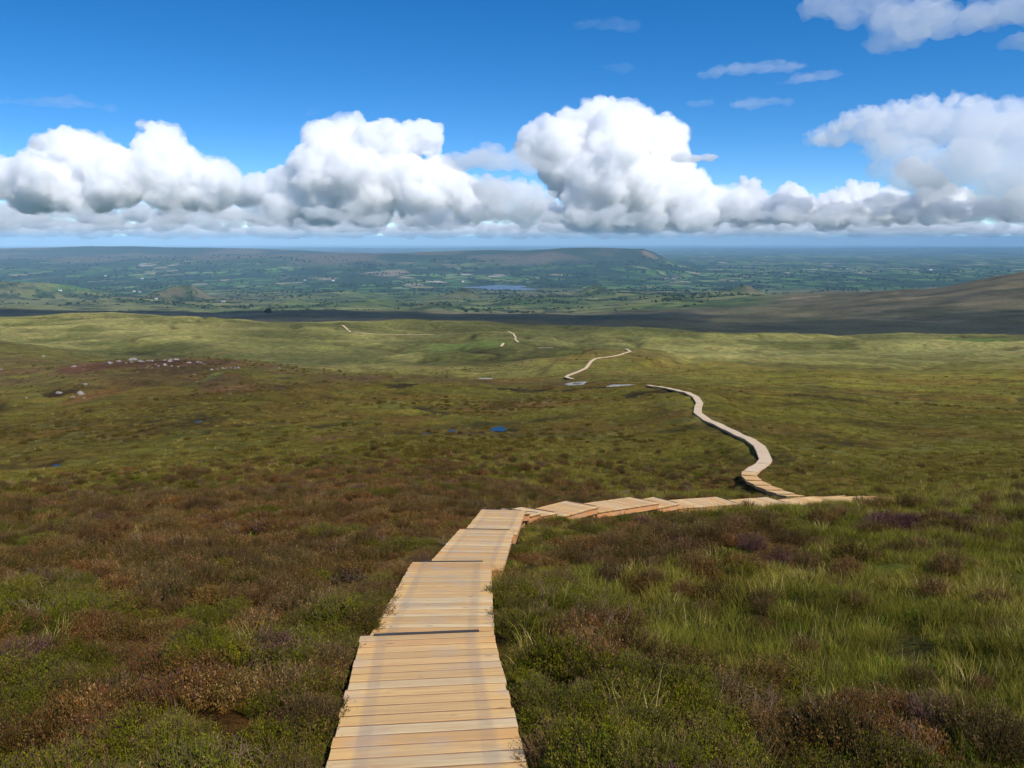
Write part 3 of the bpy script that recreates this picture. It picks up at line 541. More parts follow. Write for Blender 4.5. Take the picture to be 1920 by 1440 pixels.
# ------------------------------------------------------------------ vegetation
def leaf_mat(name, trans=.25, rough=.7):
    m = bpy.data.materials.new(name); N, L = nodes(m); b = N['Principled BSDF']; b.inputs['Roughness'].default_value = rough; b.inputs['Specular IOR Level'].default_value = .06
    a = N.new('ShaderNodeAttribute'); a.attribute_name = 'tint'; oi = N.new('ShaderNodeObjectInfo'); hv = N.new('ShaderNodeHueSaturation')
    r_ = N.new('ShaderNodeMapRange'); L(oi.outputs['Random'], r_.inputs[0]); r_.inputs[3].default_value = .75; r_.inputs[4].default_value = 1.55; L(r_.outputs[0], hv.inputs['Value']); hv.inputs['Saturation'].default_value = 1.12
    r2 = N.new('ShaderNodeMapRange'); mm = N.new('ShaderNodeMath'); mm.operation = 'FRACT'; m7 = N.new('ShaderNodeMath'); m7.operation = 'MULTIPLY'; m7.inputs[1].default_value = 7.31; L(oi.outputs['Random'], m7.inputs[0]); L(m7.outputs[0], mm.inputs[0]); L(mm.outputs[0], r2.inputs[0]); r2.inputs[3].default_value = .485; r2.inputs[4].default_value = .515; L(r2.outputs[0], hv.inputs['Hue'])
    L(a.outputs['Color'], hv.inputs['Color']); L(hv.outputs[0], b.inputs['Base Color'])
    t = N.new('ShaderNodeBsdfTranslucent'); L(hv.outputs[0], t.inputs[0]); mx = N.new('ShaderNodeMixShader'); mx.inputs[0].default_value = trans; L(b.outputs[0], mx.inputs[1]); L(t.outputs[0], mx.inputs[2]); L(mx.outputs[0], N['Material Output'].inputs['Surface']); return m
LM = leaf_mat('leaves')
def blades(g, n, rad, h, wid, cols, lean=.5, curl=.5, seg=3):
    vs = []; fs = []; cs = []
    for _ in range(n):
        a = g.uniform(0, 6.283); r0 = rad*math.sqrt(g.random()); bx = r0*math.cos(a); by = r0*math.sin(a); da = a+g.normal()*.9; L_ = h*g.uniform(.45, 1.15); le = lean*g.uniform(.2, 1.2); w = wid*g.uniform(.7, 1.3); cu = curl*g.uniform(.2, 1.3)
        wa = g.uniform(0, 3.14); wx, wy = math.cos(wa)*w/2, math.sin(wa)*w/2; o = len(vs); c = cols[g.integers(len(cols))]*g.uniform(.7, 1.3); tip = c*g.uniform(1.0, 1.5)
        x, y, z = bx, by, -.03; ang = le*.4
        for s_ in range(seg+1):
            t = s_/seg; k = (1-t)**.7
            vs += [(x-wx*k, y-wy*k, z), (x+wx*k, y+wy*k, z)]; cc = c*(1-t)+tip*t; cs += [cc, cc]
            ang = le*.4+cu*t*1.4; st = L_/seg; x += math.cos(da)*math.sin(ang)*st; y += math.sin(da)*math.sin(ang)*st; z += math.cos(ang)*st
        for s_ in range(seg): fs.append((o+2*s_, o+2*s_+1, o+2*s_+3, o+2*s_+2))
    return vs, fs, cs
def heather(g, n, rad, h, cols, leaf=.0062, stemc=C(.10, .07, .045), bits=24, bare=.25):
    vs = []; fs = []; cs = []
    for _ in range(n):
        a = g.uniform(0, 6.283); r0 = rad*math.sqrt(g.random()); bx = r0*.55*math.cos(a); by = r0*.55*math.sin(a); tx = r0*1.15*math.cos(a)+g.normal()*.03; ty = r0*1.15*math.sin(a)+g.normal()*.03
        L_ = h*(1-.45*(r0/rad)**2)*g.uniform(.7, 1.12); c = cols[g.integers(len(cols))]*g.uniform(.65, 1.35); o = len(vs); w = .0022
        vs += [(bx-w, by, -.02), (bx+w, by, -.02), (tx+w*.5, ty, L_), (tx-w*.5, ty, L_)]; cs += [stemc]*4; fs.append((o, o+1, o+2, o+3))
        for k in range(bits):
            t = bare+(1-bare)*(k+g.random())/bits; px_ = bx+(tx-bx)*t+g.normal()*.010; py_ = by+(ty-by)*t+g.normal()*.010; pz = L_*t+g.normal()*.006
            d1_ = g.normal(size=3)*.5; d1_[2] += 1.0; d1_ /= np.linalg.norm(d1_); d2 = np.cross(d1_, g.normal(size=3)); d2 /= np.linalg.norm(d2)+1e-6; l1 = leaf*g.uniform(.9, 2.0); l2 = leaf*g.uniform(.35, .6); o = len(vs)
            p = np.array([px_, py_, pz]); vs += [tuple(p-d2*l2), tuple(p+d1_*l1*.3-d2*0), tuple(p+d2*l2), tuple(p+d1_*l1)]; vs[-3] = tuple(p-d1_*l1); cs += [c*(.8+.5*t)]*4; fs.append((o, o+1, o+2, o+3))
    return vs, fs, cs
def twigs(g, n, h, col):
    vs = []; fs = []; cs = []
    def seg(p, d, L_, w, depth):
        q_ = p+d*L_; s_ = np.cross(d, [0, 0, 1.0]); s_ = s_/(np.linalg.norm(s_)+1e-6)*w; o = len(vs); vs.extend([tuple(p-s_), tuple(p+s_), tuple(q_+s_*.6), tuple(q_-s_*.6)]); cs.extend([col*g.uniform(.7, 1.3)]*4); fs.append((o, o+1, o+2, o+3))
        u_ = np.cross(s_/w, d)*w; o = len(vs); vs.extend([tuple(p-u_), tuple(p+u_), tuple(q_+u_*.6), tuple(q_-u_*.6)]); cs.extend([col*g.uniform(.7, 1.3)]*4); fs.append((o, o+1, o+2, o+3))
        if depth:
            for _ in range(int(g.integers(2, 4))): dd = d+g.normal(size=3)*.45; dd /= np.linalg.norm(dd); seg(q_, dd, L_*g.uniform(.5, .85), w*.65, depth-1)
    for _ in range(n):
        a = g.uniform(0, 6.28); d = np.array([math.cos(a)*.5, math.sin(a)*.5, 1.0]); d += g.normal(size=3)*.2; d /= np.linalg.norm(d); seg(np.array([g.normal()*.08, g.normal()*.08, -.02]), d, h*.38*g.uniform(.7, 1.2), .0035, 3)
    return vs, fs, cs
protos = bpy.data.collections.new('plants')                   # never linked to the scene
PIDX = {}
def proto(kind, data):
    v, f, c = data; me_ = new_mesh(kind, v, f, False, np.array(c)); me_.materials.append(LM); o = bpy.data.objects.new('p%02d_%s' % (len(protos.objects), kind), me_); protos.objects.link(o); PIDX.setdefault(kind, []).append(len(protos.objects)-1)
g = np.random.default_rng(5)
HG = [C(.075, .080, .010), C(.105, .105, .014), C(.060, .058, .014), C(.12, .085, .03)]; HR = [C(.150, .076, .029), C(.095, .048, .020), C(.20, .125, .06), C(.085, .062, .016)]; HD = [C(.075, .050, .016), C(.10, .058, .022), C(.055, .050, .012), C(.16, .10, .05)]; HP = [C(.15, .085, .075), C(.07, .035, .03), C(.09, .045, .045)]
for _ in range(3): proto('hgreen', heather(g, 170, .20, .22, HG))
for _ in range(3): proto('hrust', heather(g, 170, .20, .25, HR))
for _ in range(3): proto('hdark', heather(g, 170, .22, .29, HD))
proto('hpurple', heather(g, 120, .2, .25, HP))
GG = [C(.105, .105, .022), C(.135, .125, .028), C(.075, .078, .020)]; GS = [C(.42, .34, .17), C(.30, .24, .10), C(.17, .15, .04)]; GO = [C(.17, .145, .036), C(.21, .165, .055), C(.12, .105, .026)]
for _ in range(3): proto('grass', blades(g, 260, .21, .18, .0046, GG+GO[:1], .8, .8))
for _ in range(3): proto('gstraw', blades(g, 90, .16, .25, .005, GS+GO, .7, .8))
for _ in range(2): proto('golive', blades(g, 180, .20, .19, .006, GO+GG[:1], .8, .9))
for _ in range(2): proto('twig', twigs(g, 12, .26, C(.24, .17, .12)))
for _ in range(2): proto('moss', blades(g, 260, .20, .09, .007, [C(.09, .13, .02), C(.13, .15, .03), C(.07, .10, .018)], .9, .6, 2))
# coarse clumps for farther off (each stands for a square metre of tussocks)
GT = [q_*.93 for q_ in GO]; GT2 = [q_*.93 for q_ in GG]
for _ in range(3): proto('tgreen', blades(g, 170, .48, .30, .020, GT2[:2]+GT, .8, .7, 2))
for _ in range(3): proto('tolive', blades(g, 170, .48, .30, .020, GT+[C(.085, .052, .020)], .8, .7, 2))
for _ in range(3): proto('theath', heather(g, 85, .48, .38, HD+HG[:2]+HR[1:2], leaf=.034, bits=7))
for _ in range(2): proto('tstraw', blades(g, 120, .42, .34, .018, GS+GO, .8, .7, 2))
def gn_scatter(name, pts, idx, rot, scl, coll, label=None):
    me_ = bpy.data.meshes.new(name); me_.vertices.add(len(pts)); me_.vertices.foreach_set('co', np.asarray(pts, 'f').ravel())
    a = me_.attributes.new('idx', 'INT', 'POINT'); a.data.foreach_set('value', np.asarray(idx, 'i'))
    a = me_.attributes.new('rot', 'FLOAT_VECTOR', 'POINT'); a.data.foreach_set('vector', np.asarray(rot, 'f').ravel())
    a = me_.attributes.new('scl', 'FLOAT_VECTOR', 'POINT'); a.data.foreach_set('vector', np.asarray(scl, 'f').ravel())
    o = bpy.data.objects.new(name, me_); COL.objects.link(o); ng = bpy.data.node_groups.new(name, 'GeometryNodeTree')
    ng.interface.new_socket('Geometry', in_out='INPUT', socket_type='NodeSocketGeometry'); ng.interface.new_socket('Geometry', in_out='OUTPUT', socket_type='NodeSocketGeometry')
    n = ng.nodes; l = ng.links.new; gi = n.new('NodeGroupInput'); go = n.new('NodeGroupOutput'); ip = n.new('GeometryNodeInstanceOnPoints'); ci = n.new('GeometryNodeCollectionInfo')
    ci.inputs['Collection'].default_value = coll; ci.inputs['Separate Children'].default_value = True; ci.inputs['Reset Children'].default_value = True
    def na(nm_, ty):
        q_ = n.new('GeometryNodeInputNamedAttribute'); q_.data_type = ty; q_.inputs[0].default_value = nm_; return q_.outputs[0]
    mv = n.new('GeometryNodeMeshToPoints'); l(gi.outputs[0], mv.inputs[0]); l(mv.outputs[0], ip.inputs['Points']); l(ci.outputs[0], ip.inputs['Instance']); ip.inputs['Pick Instance'].default_value = True
    l(na('idx', 'INT'), ip.inputs['Instance Index']); er = n.new('FunctionNodeEulerToRotation'); l(na('rot', 'FLOAT_VECTOR'), er.inputs[0]); l(er.outputs[0], ip.inputs['Rotation']); l(na('scl', 'FLOAT_VECTOR'), ip.inputs['Scale']); l(ip.outputs[0], go.inputs[0])
    md = o.modifiers.new('scatter', 'NODES'); md.node_group = ng; tag(o, label, kind='stuff'); return o
segs = [(a[:2], b[:2], W/2) for a, b, _, _ in SEC]
for (lab, w, _), wp in zip(RUNS, RUNW):
    if math.hypot(wp[0][0], wp[0][1]) < 300: segs += [(wp[k][:2], wp[k+1][:2], w/2) for k in range(len(wp)-1)]
def off_path(x, y, pad):
    ok = np.ones(len(x), bool)
    for a, b, hw in segs:
        d = b-a; t = np.clip(((x-a[0])*d[0]+(y-a[1])*d[1])/(d@d), 0, 1); dd = np.hypot(x-a[0]-t*d[0], y-a[1]-t*d[1]); ok &= dd > hw+pad
    for x0, y0, z0, a, b, lab, kd in PL: ok &= ((x-x0)/(a*1.35+.2))**2+((y-y0)/(b*1.35+.2))**2 > 1
    return ok
def scatter_band(r0, r1, dens, seed, amax=43):
    g = np.random.default_rng(seed); area = (r1*r1-r0*r0)*R(amax); n = int(area*dens); r = np.sqrt(g.uniform(r0*r0, r1*r1, n)); a = np.radians(g.uniform(-amax, amax, n)); return r*np.sin(a), r*np.cos(a), g
packs = {'heather': [], 'grass': []}
def put(x, y, g, r0):
    mh = fbm(x, y, 1.5, 3, 61)+.6*fbm(x, y, 7, 3, 62); mg = fbm(x, y, 4.5, 4, 63)+.5*fbm(x, y, 14, 3, 64); rt = fbm(x, y, 2.2, 3, 65)+.5*fbm(x, y, 10, 3, 66)
    u = x/np.maximum(y, 1); grassy = mg*.7+1.9*(u-.12)+.30*(y > 22); bott = sst(7.5, 5, y)*(u > 0)*.9; grassy = grassy-bott+.9*sst(.10, .02, abs(u-.02))*0
    rnd = g.random(len(x)); kind = np.empty(len(x), object)
    isg = grassy+.22*g.normal(size=len(x)) > .12
    kind[:] = 'hdark'; kind[(rt+.12*g.normal(size=len(x)) > -.02)] = 'hrust'; kind[(mh+.12*g.normal(size=len(x)) > .22)] = 'hgreen'; kind[(rnd < .05)] = 'twig'; kind[(rnd > .978)] = 'hpurple'; kind[(rnd > .86) & (rnd < .955)] = 'gstraw'; kind[(rnd > .80) & (rnd < .88)] = 'moss'
    kind[isg] = 'grass'; kind[isg & (rt > .1)] = 'golive'; kind[isg & (rnd < .16)] = 'gstraw'; kind[isg & (rnd > .97)] = 'hdark'; kind[isg & (rnd > .84) & (rnd < .9)] = 'moss'
    return kind
def emit(x, y, kind, g, s0, s1, z_off=0):
    near_ = np.ones(len(x))*9.
    for a_, b_, hw in segs:
        d = b_-a_; t = np.clip(((x-a_[0])*d[0]+(y-a_[1])*d[1])/(d@d), 0, 1); near_ = np.minimum(near_, np.hypot(x-a_[0]-t*d[0], y-a_[1]-t*d[1]))
    sh = np.where(y > 9, np.clip(.40+.60*(near_-.5)/np.where(y > 18, 4.5, 2.0), .40, 1), np.clip(.38+.62*(near_-.5)/.5, .38, 1))
    z = H(x, y)+z_off; idx = np.array([PIDX[k][g.integers(len(PIDX[k]))] for k in kind], dtype=int); n = len(x); rot = np.stack([g.normal(size=n)*.12, g.normal(size=n)*.12, g.uniform(0, 6.28, n)], 1); s_ = g.uniform(s0, s1, n); scl = np.stack([s_, s_, s_*g.uniform(.75, 1.2, n)*sh], 1)
    dk_ = np.array([k in ('grass', 'gstraw', 'golive', 'tgreen', 'tolive', 'tstraw', 'moss') for k in kind]); p = np.stack([x, y, z], 1)
    for nm_, mk in (('heather', ~dk_), ('grass', dk_)): packs[nm_].append((p[mk], idx[mk], rot[mk], scl[mk]))
for (r0, r1, dens, s0, s1, seed) in [(1.2, 9, 26, .55, 1.25, 1), (9, 20, 18, .7, 1.35, 2), (20, 42, 9, .9, 1.5, 3), (42, 80, 2.6, 1.0, 1.9, 7)]:
    x, y, g = scatter_band(r0, r1, dens, seed, 46); ok = off_path(x, y, np.where(x > -.3, .08, .0) if r1 < 10 else .06) & (NB(x, y) < .4); ok &= (g.random(len(x)) > (np.hypot(x, y)-42)/40); x = x[ok]; y = y[ok]; emit(x, y, put(x, y, g, r0), g, s0, s1)
for (r0, r1, dens, s0, s1, seed) in [(38, 90, 2.6, .45, 1.0, 4), (90, 190, .75, .5, 1.1, 5), (190, 330, .12, .6, 1.2, 6)]:
    x, y, g = scatter_band(r0, r1, dens, seed, 36); ok = off_path(x, y, .45) & (NB(x, y) < .35); x = x[ok]; y = y[ok]
    n1_ = fbm(x, y, 7, 4, 31); n2_ = fbm(x, y, 30, 5, 32); sd = sst(-.1, .35, x/y+.12*n2_); rnd = g.random(len(x)); kind = np.empty(len(x), object); kind[:] = 'tolive'
    q_ = n2_+.35*n1_-.9*(sd-.35)+.35*g.normal(size=len(x)); kind[q_ > .55] = 'theath'; kind[(q_ < -.5)] = 'tgreen'; kind[rnd < .08] = 'tstraw'
    ok = (rnd < .75) | (r1 < 100)
    emit(x[ok], y[ok], kind[ok], g, s0, s1, -.05)
# heather hugging the deck edges, and the mounds standing on the right
for k, sd_, n_ in ((0, -1, 90), (1, -1, 40)):
    a, b = SEC[k][0], SEC[k][1]; d = (b-a)[:2]; Ld = np.linalg.norm(d); d = d/Ld; nr = np.array([d[1], -d[0]])*sd_; g = np.random.default_rng(90+k+sd_); t = g.uniform(0, Ld, n_); o_ = W/2+g.uniform(.10, .22, n_)
    x = a[0]+d[0]*t+nr[0]*o_; y = a[1]+d[1]*t+nr[1]*o_; kk_ = g.random(n_); emit(x, y, np.where(kk_ < .45, 'hgreen', np.where(kk_ < .8, 'hdark', 'grass')).astype(object), g, .7, 1.1)
for px, py, Zc, rx, ry, kd, n_ in ((1745, 985, 18.5, 1.2, .5, 'hpurple', 55), (1640, 1000, 17.5, .8, .4, 'grass', 40), (1760, 1000, 17.5, .8, .4, 'grass', 40), (1300, 1010, 17, .4, .3, 'hgreen', 16)):
    c = at(px, py, Zc); g = np.random.default_rng(int(px)); x = c[0]+g.normal(size=n_)*rx*.55; y = c[1]+g.normal(size=n_)*ry*.55; emit(x, y, np.array([kd if g.random() < .75 else 'hdark' for _ in range(n_)], object), g, .9, 1.4, .0)
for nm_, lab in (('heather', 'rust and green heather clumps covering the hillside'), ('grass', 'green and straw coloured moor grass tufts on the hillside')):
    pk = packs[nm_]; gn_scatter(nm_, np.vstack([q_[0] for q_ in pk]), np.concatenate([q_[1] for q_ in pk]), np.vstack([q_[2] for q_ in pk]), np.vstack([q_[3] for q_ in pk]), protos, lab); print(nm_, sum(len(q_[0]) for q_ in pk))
# woods and hedgerow trees on the low ground, too many to count
tr = bpy.data.collections.new('far_trees'); fm = leaf_mat('far foliage', .1); g = np.random.default_rng(8)
for k in range(4):
    vs = []; fs = []; cs = []
    for _ in range(170):
        d = g.normal(size=3); d /= np.linalg.norm(d); rr = g.uniform(.55, 1)**.5; c = d*rr*np.array([.5, .5, .42])+np.array([0, 0, .5]); o = len(vs)
        for _v in range(4): vs.append(tuple(c+g.normal(size=3)*.13))
        col = C(.034, .052, .022)*g.uniform(.6, 1.5); cs += [col]*4; fs += [(o, o+1, o+2, o+3)]
    v_ = new_mesh('far_tree', vs, fs, False, np.array(cs)); v_.materials.append(fm); ob = bpy.data.objects.new('far_tree%d' % k, v_); tr.objects.link(ob)
g = np.random.default_rng(9); n = 52000; pp = np.exp(g.uniform(math.log(3300), math.log(13500), n)); uu = g.uniform(-.72, .72, n); x = uu*pp; y = pp
k_ = fbm(x, y, 260, 5, 43); kf = fbm(x, y, 700, 5, 44); edge_ = np.abs(fbm(x, y, 330, 2, 91)); sc_ = ((edge_ < .022) | (np.abs(fbm(x, y, 420, 2, 95)) < .02)) & (y < 8500) & (g.random(n) < .6)
zt = H(x, y); keep = (((k_ > .34) & (g.random(n) < .6)) | sc_ | (g.random(n) < .004)) & ~((uu > .24) & (pp < 4300)) & (zt < -270)
keep &= (pp > 4300) | (g.random(n) < .35); keep &= ~((np.abs(x-(c[0]*0+at(945, 541, 7600)[0]-20)) < 330) & (np.abs(y-at(945, 541, 7600)[1]) < 380))
x = x[keep]; y = y[keep]; s_ = g.uniform(5, 13, len(x))*np.clip(y/6500, .75, 1.6); gn_scatter('woodland', np.stack([x, y, H(x, y)-1], 1), g.integers(0, 4, len(x)), np.stack([0*x, 0*x, g.uniform(0, 6.28, len(x))], 1), np.stack([s_*1.3, s_*1.3, s_*.85], 1), tr, 'dark hedgerow trees and copses across the far lowlands'); print('trees', len(x), time.time()-T0)

# lone tree at the dark band and far farmhouses
def simple_mat(name, col, rough=.8):
    m = bpy.data.materials.new(name); N, L = nodes(m); b = N['Principled BSDF']; b.inputs['Roughness'].default_value = rough
    n = N.new('ShaderNodeTexNoise'); n.inputs['Scale'].default_value = 1.5; n.inputs['Detail'].default_value = 6; mx = N.new('ShaderNodeMix'); mx.data_type = 'RGBA'; L(n.outputs[0], mx.inputs[0]); mx.inputs[6].default_value = tuple(q_*.8 for q_ in col)+(1,); mx.inputs[7].default_value = tuple(min(1, q_*1.15) for q_ in col)+(1,); L(mx.outputs[2], b.inputs['Base Color']); return m
WH = simple_mat('white render', (.75, .73, .70)); SLT = simple_mat('slate', (.10, .10, .115)); DG = simple_mat('window glass', (.05, .06, .07), .2)
def farmhouse(px, py, size, rz, label):
    zc = onsurf(px, py, 2800, 12000); c = at(px, py, zc); w, d, h = size, size*.5, size*.34; z = float(H(c[0], c[1])); root = empty('farmhouse', (c[0], c[1], z), rz); tag(root, label, 'house', 'white farmhouses in the lowlands')
    m1 = MB(); m1.hexa([(-w/2, -d/2, -2), (w/2, -d/2, -2), (w/2, d/2, -2), (-w/2, d/2, -2), (-w/2, -d/2, h), (w/2, -d/2, h), (w/2, d/2, h), (-w/2, d/2, h)]); link('wall', m1.mesh('wall'), WH, root)
    v = [(-w/2-.4, -d/2-.5, h), (w/2+.4, -d/2-.5, h), (w/2+.4, d/2+.5, h), (-w/2-.4, d/2+.5, h), (-w/2-.4, 0, h+d*.45), (w/2+.4, 0, h+d*.45)]; me_ = bpy.data.meshes.new('roof'); me_.from_pydata(v, [], [(0, 1, 5, 4), (2, 3, 4, 5), (0, 4, 3), (1, 2, 5), (0, 3, 2, 1)]); rf = link('roof', me_, SLT, root)
    for sx in (-.42, .42):
        m1 = MB(); m1.hexa([(sx*w-.6, -.6, h+.5), (sx*w+.6, -.6, h+.5), (sx*w+.6, .6, h+.5), (sx*w-.6, .6, h+.5), (sx*w-.6, -.6, h+d*.45+1.5), (sx*w+.6, -.6, h+d*.45+1.5), (sx*w+.6, .6, h+d*.45+1.5), (sx*w-.6, .6, h+d*.45+1.5)]); link('chimney', m1.mesh('chimney'), WH, rf)
    for xx in (-.3, 0, .3):
        m1 = MB(); x0 = xx*w; m1.hexa([(x0-.6, -d/2-.05, 1), (x0+.6, -d/2-.05, 1), (x0+.6, -d/2+.02, 1), (x0-.6, -d/2+.02, 1), (x0-.6, -d/2-.05, 2.6), (x0+.6, -d/2-.05, 2.6), (x0+.6, -d/2+.02, 2.6), (x0-.6, -d/2+.02, 2.6)]); link('window', m1.mesh('window'), DG, root)
for px, py, s_, rz, lab in [(252, 547, 22, .2, 'left one of the two white farmhouses below the pointed green knoll'), (262, 548, 18, -.3, 'right one of the two white farmhouses below the pointed green knoll'), (113, 546, 20, .1, 'white farmhouse beneath the leftmost green hill'), (293, 561, 15, .4, 'white cottage alone on the moor below the farmhouse pair'), (419, 566, 17, -.2, 'white cottage between the pointed knoll and the lone dark tree'), (198, 518, 24, 0, 'white farm building in the dark valley behind the left hills'), (267, 523, 24, .3, 'white farm building in the valley behind the pointed knoll'), (572, 526, 24, -.1, 'white house at the left end of the bare earth field'), (625, 527, 28, .2, 'long pale building beside the bare earth field'), (868, 529, 24, .1, 'white house among trees just above the lake'), (1745, 506, 40, 0, 'long white shed far out on the blue plain')]:
    farmhouse(px, py, s_, rz, lab)
zc = onsurf(503, 588, 1400, 5000); c = at(503, 588, zc); root = empty('tree', (c[0], c[1], float(H(c[0], c[1])))); tag(root, 'lone dark tree at the edge of the shaded moor', 'tree')
vs = []; fs = []; cs = []; g = np.random.default_rng(4)
for _ in range(900):
    d = g.normal(size=3); d /= np.linalg.norm(d); cc = d*g.uniform(.3, 1)**.5*np.array([9, 6, 5])+np.array([0, 0, 6.5]); o = len(vs); vs += [tuple(cc+g.normal(size=3)*.8) for _ in range(4)]; cs += [C(.03, .045, .02)*g.uniform(.6, 1.4)]*4; fs.append((o, o+1, o+2, o+3))
link('crown', new_mesh('crown', vs, fs, False, np.array(cs)), fm, root)
v, f = IC[2]; v = v*np.array([.5, .5, 4])+np.array([0, 0, 2.5]); link('trunk', new_mesh('trunk', v, f, True, np.tile(C(.08, .06, .045), (len(v), 1))), simple_mat('bark', (.08, .06, .045)), root)
print('far things', time.time()-T0)

# ------------------------------------------------------------------ clouds: closed volumes of even density, outside the haze
def cloud_mat(name, mfp, col=(1, 1, 1), g=0.0):
    m = bpy.data.materials.new(name); N, L = nodes(m); N.clear(); o = N.new('ShaderNodeOutputMaterial'); v = N.new('ShaderNodeVolumeScatter'); v.inputs['Color'].default_value = col+(1,); v.inputs['Density'].default_value = 1/mfp; v.inputs['Anisotropy'].default_value = g; L(v.outputs[0], o.inputs['Volume']); return m
def cloud(puffs, D, mat, label, seed, base_y=None, levels=((26, .24, .5), (12, .26, .44), (6, .25, .45)), vox=1.4, disp=((60, 13), (22, 9), (9, 5), (4, 2.3)), flat=1.0, kind=None, world=False, depth=.5, low=-.35, shell=None):
    g = np.random.default_rng(seed); sp = []; k = D/F
    for (px, py, r) in puffs:
        c = ray(px, py)*D; c[1] += g.uniform(-depth, depth)*r*k; sp.append((c, r*k))
    out = [(c, r, 0) for c, r in sp]; cur = sp
    for lv, (n, s0, s1_) in enumerate(levels):
        nx = []
        for c, r in cur:
            for _ in range(n):
                d = g.normal(size=3); d /= np.linalg.norm(d)
                if d[2] < low: d[2] = -d[2]*.5
                if d[1] > .5: d[1] = -d[1]
                nx.append((c+d*np.array([1, 1, flat])*(r*.92), r*g.uniform(s0, s1_)))
        out += [(c, r, lv+1) for c, r in nx]; cur = nx
    vs = []; fs = []; o = 0
    for c, r, l in out:
        V, F_ = IC[3] if l == 0 else IC[2] if l < 2 else IC[1]; v = V*np.array([r, r, r*flat])+c; vs.append(v); fs.append(F_+o); o += len(V)
    vs = np.vstack(vs)
    if base_y is not None:
        zb = ray(960, base_y)[2]*D; vs[:, 2] = np.where(vs[:, 2] < zb, zb+(vs[:, 2]-zb)*.12, vs[:, 2])
    cen = vs.mean(0); ob = link('cloud', new_mesh('cloud', vs-cen, np.vstack(fs), True), mat, loc=tuple(cen))
    def rem(s_): rm = ob.modifiers.new('skin', 'REMESH'); rm.mode = 'VOXEL'; rm.voxel_size = s_; rm.use_smooth_shade = True
    rem(k*vox)
    for s_, a in disp:
        t = bpy.data.textures.new('billow', 'CLOUDS'); t.noise_scale = s_*k; t.noise_depth = 2; d = ob.modifiers.new('billow', 'DISPLACE'); d.texture = t; d.texture_coords = 'GLOBAL'; d.strength = a*k*2; d.mid_level = .5
    rem(k*vox)
    if shell:
        c2 = link('wisps', ob.data.copy(), None, ob); c2.data.materials.clear(); c2.data.materials.append(shell); c2.location = (0, 0, 0)
        def rem2(s_): rm = c2.modifiers.new('skin', 'REMESH'); rm.mode = 'VOXEL'; rm.voxel_size = s_; rm.use_smooth_shade = True
        rem2(k*2)
        for s_, a in ((30, 8), (11, 5), (5, 2.5)):
            t = bpy.data.textures.new('wisp', 'CLOUDS'); t.noise_scale = s_*k; t.noise_depth = 3; d = c2.modifiers.new('wisp', 'DISPLACE'); d.texture = t; d.texture_coords = 'GLOBAL'; d.strength = a*k*2; d.mid_level = .36
        rem2(k*2)
    if kind: tag(ob, label, kind=kind)
    else: tag(ob, label, 'cloud', 'white clouds above the horizon')
    return ob
KM = 30000/F
dense = cloud_mat('dense cloud', 14*KM); soft = cloud_mat('soft cloud', 22*KM); shell = cloud_mat('cloud edge', 40*KM); veil = cloud_mat('thin cloud', 60*KM); wisp = cloud_mat('wispy cloud', 110*KM)
cloud([(1150, 262, 58), (1090, 285, 58), (1035, 280, 46), (1150, 235, 34), (1185, 235, 30), (1115, 235, 28), (1215, 285, 58), (1255, 265, 26), (1255, 310, 38), (1140, 340, 70), (1230, 350, 60), (1070, 330, 45), (1290, 375, 42), (1340, 385, 36), (1385, 390, 32), (1430, 395, 26), (1110, 400, 50), (1200, 405, 50), (1290, 405, 40), (1150, 212, 16), (1000, 283, 22), (1275, 255, 12)], 30000, dense, 'towering white cumulus right of centre, the tallest cloud', 1, base_y=432, shell=shell)
cloud([(620, 290, 42), (605, 262, 26), (650, 270, 40), (710, 275, 40), (730, 255, 22), (770, 262, 30), (805, 264, 24), (600, 330, 42), (660, 335, 55), (740, 335, 52), (810, 345, 42), (860, 358, 34), (560, 350, 36), (520, 350, 26), (485, 358, 24), (930, 365, 20), (600, 385, 42), (690, 385, 46), (790, 385, 44), (880, 385, 34), (540, 390, 32)], 30500, dense, 'broad white cumulus left of centre with a flat spur pointing right', 2, base_y=420, shell=shell)
cloud([(120, 285, 34), (110, 268, 20), (155, 305, 42), (200, 325, 44), (90, 340, 45), (40, 345, 38), (0, 340, 34), (-45, 350, 40), (140, 355, 50), (230, 350, 42), (290, 330, 42), (320, 305, 36), (300, 285, 32), (310, 258, 24), (350, 325, 36), (395, 335, 32), (420, 350, 32), (455, 365, 24), (330, 360, 44), (400, 368, 30), (-90, 360, 40), (60, 375, 36), (160, 380, 38), (285, 244, 12), (262, 234, 5)], 31000, dense, 'twin peaked white cumulus at the left', 3, base_y=396, shell=shell)
cloud([(1410, 370, 26), (1470, 385, 28), (1500, 395, 30), (1560, 380, 24), (1600, 370, 26), (1625, 365, 20), (1660, 378, 26), (1690, 395, 26), (1600, 400, 34), (1550, 405, 28), (1470, 405, 24), (1650, 405, 28), (1640, 350, 9), (1600, 352, 8)], 33000, cloud_mat('mid cloud', 12*KM), 'ragged low white cloud right of the tallest cumulus', 4, base_y=425)
cloud([(1725, 325, 24), (1700, 318, 16), (1755, 335, 16)], 29000, cloud_mat('mid cloud', 13*KM), 'small white puff floating below the grey cloud', 5)
cloud([(1765, 375, 26), (1735, 380, 20), (1800, 378, 20), (1790, 395, 22), (1750, 398, 20)], 32000, cloud_mat('mid cloud', 10*KM), 'small creamy white puff low at the right', 6)
cloud([(1905, 385, 24), (1935, 380, 30), (1890, 400, 16), (1980, 390, 30)], 32000, cloud_mat('mid cloud', 10*KM), 'white puff cut by the right edge', 7)
big = dict(levels=((16, .35, .55), (8, .3, .5), (4, .3, .5)))
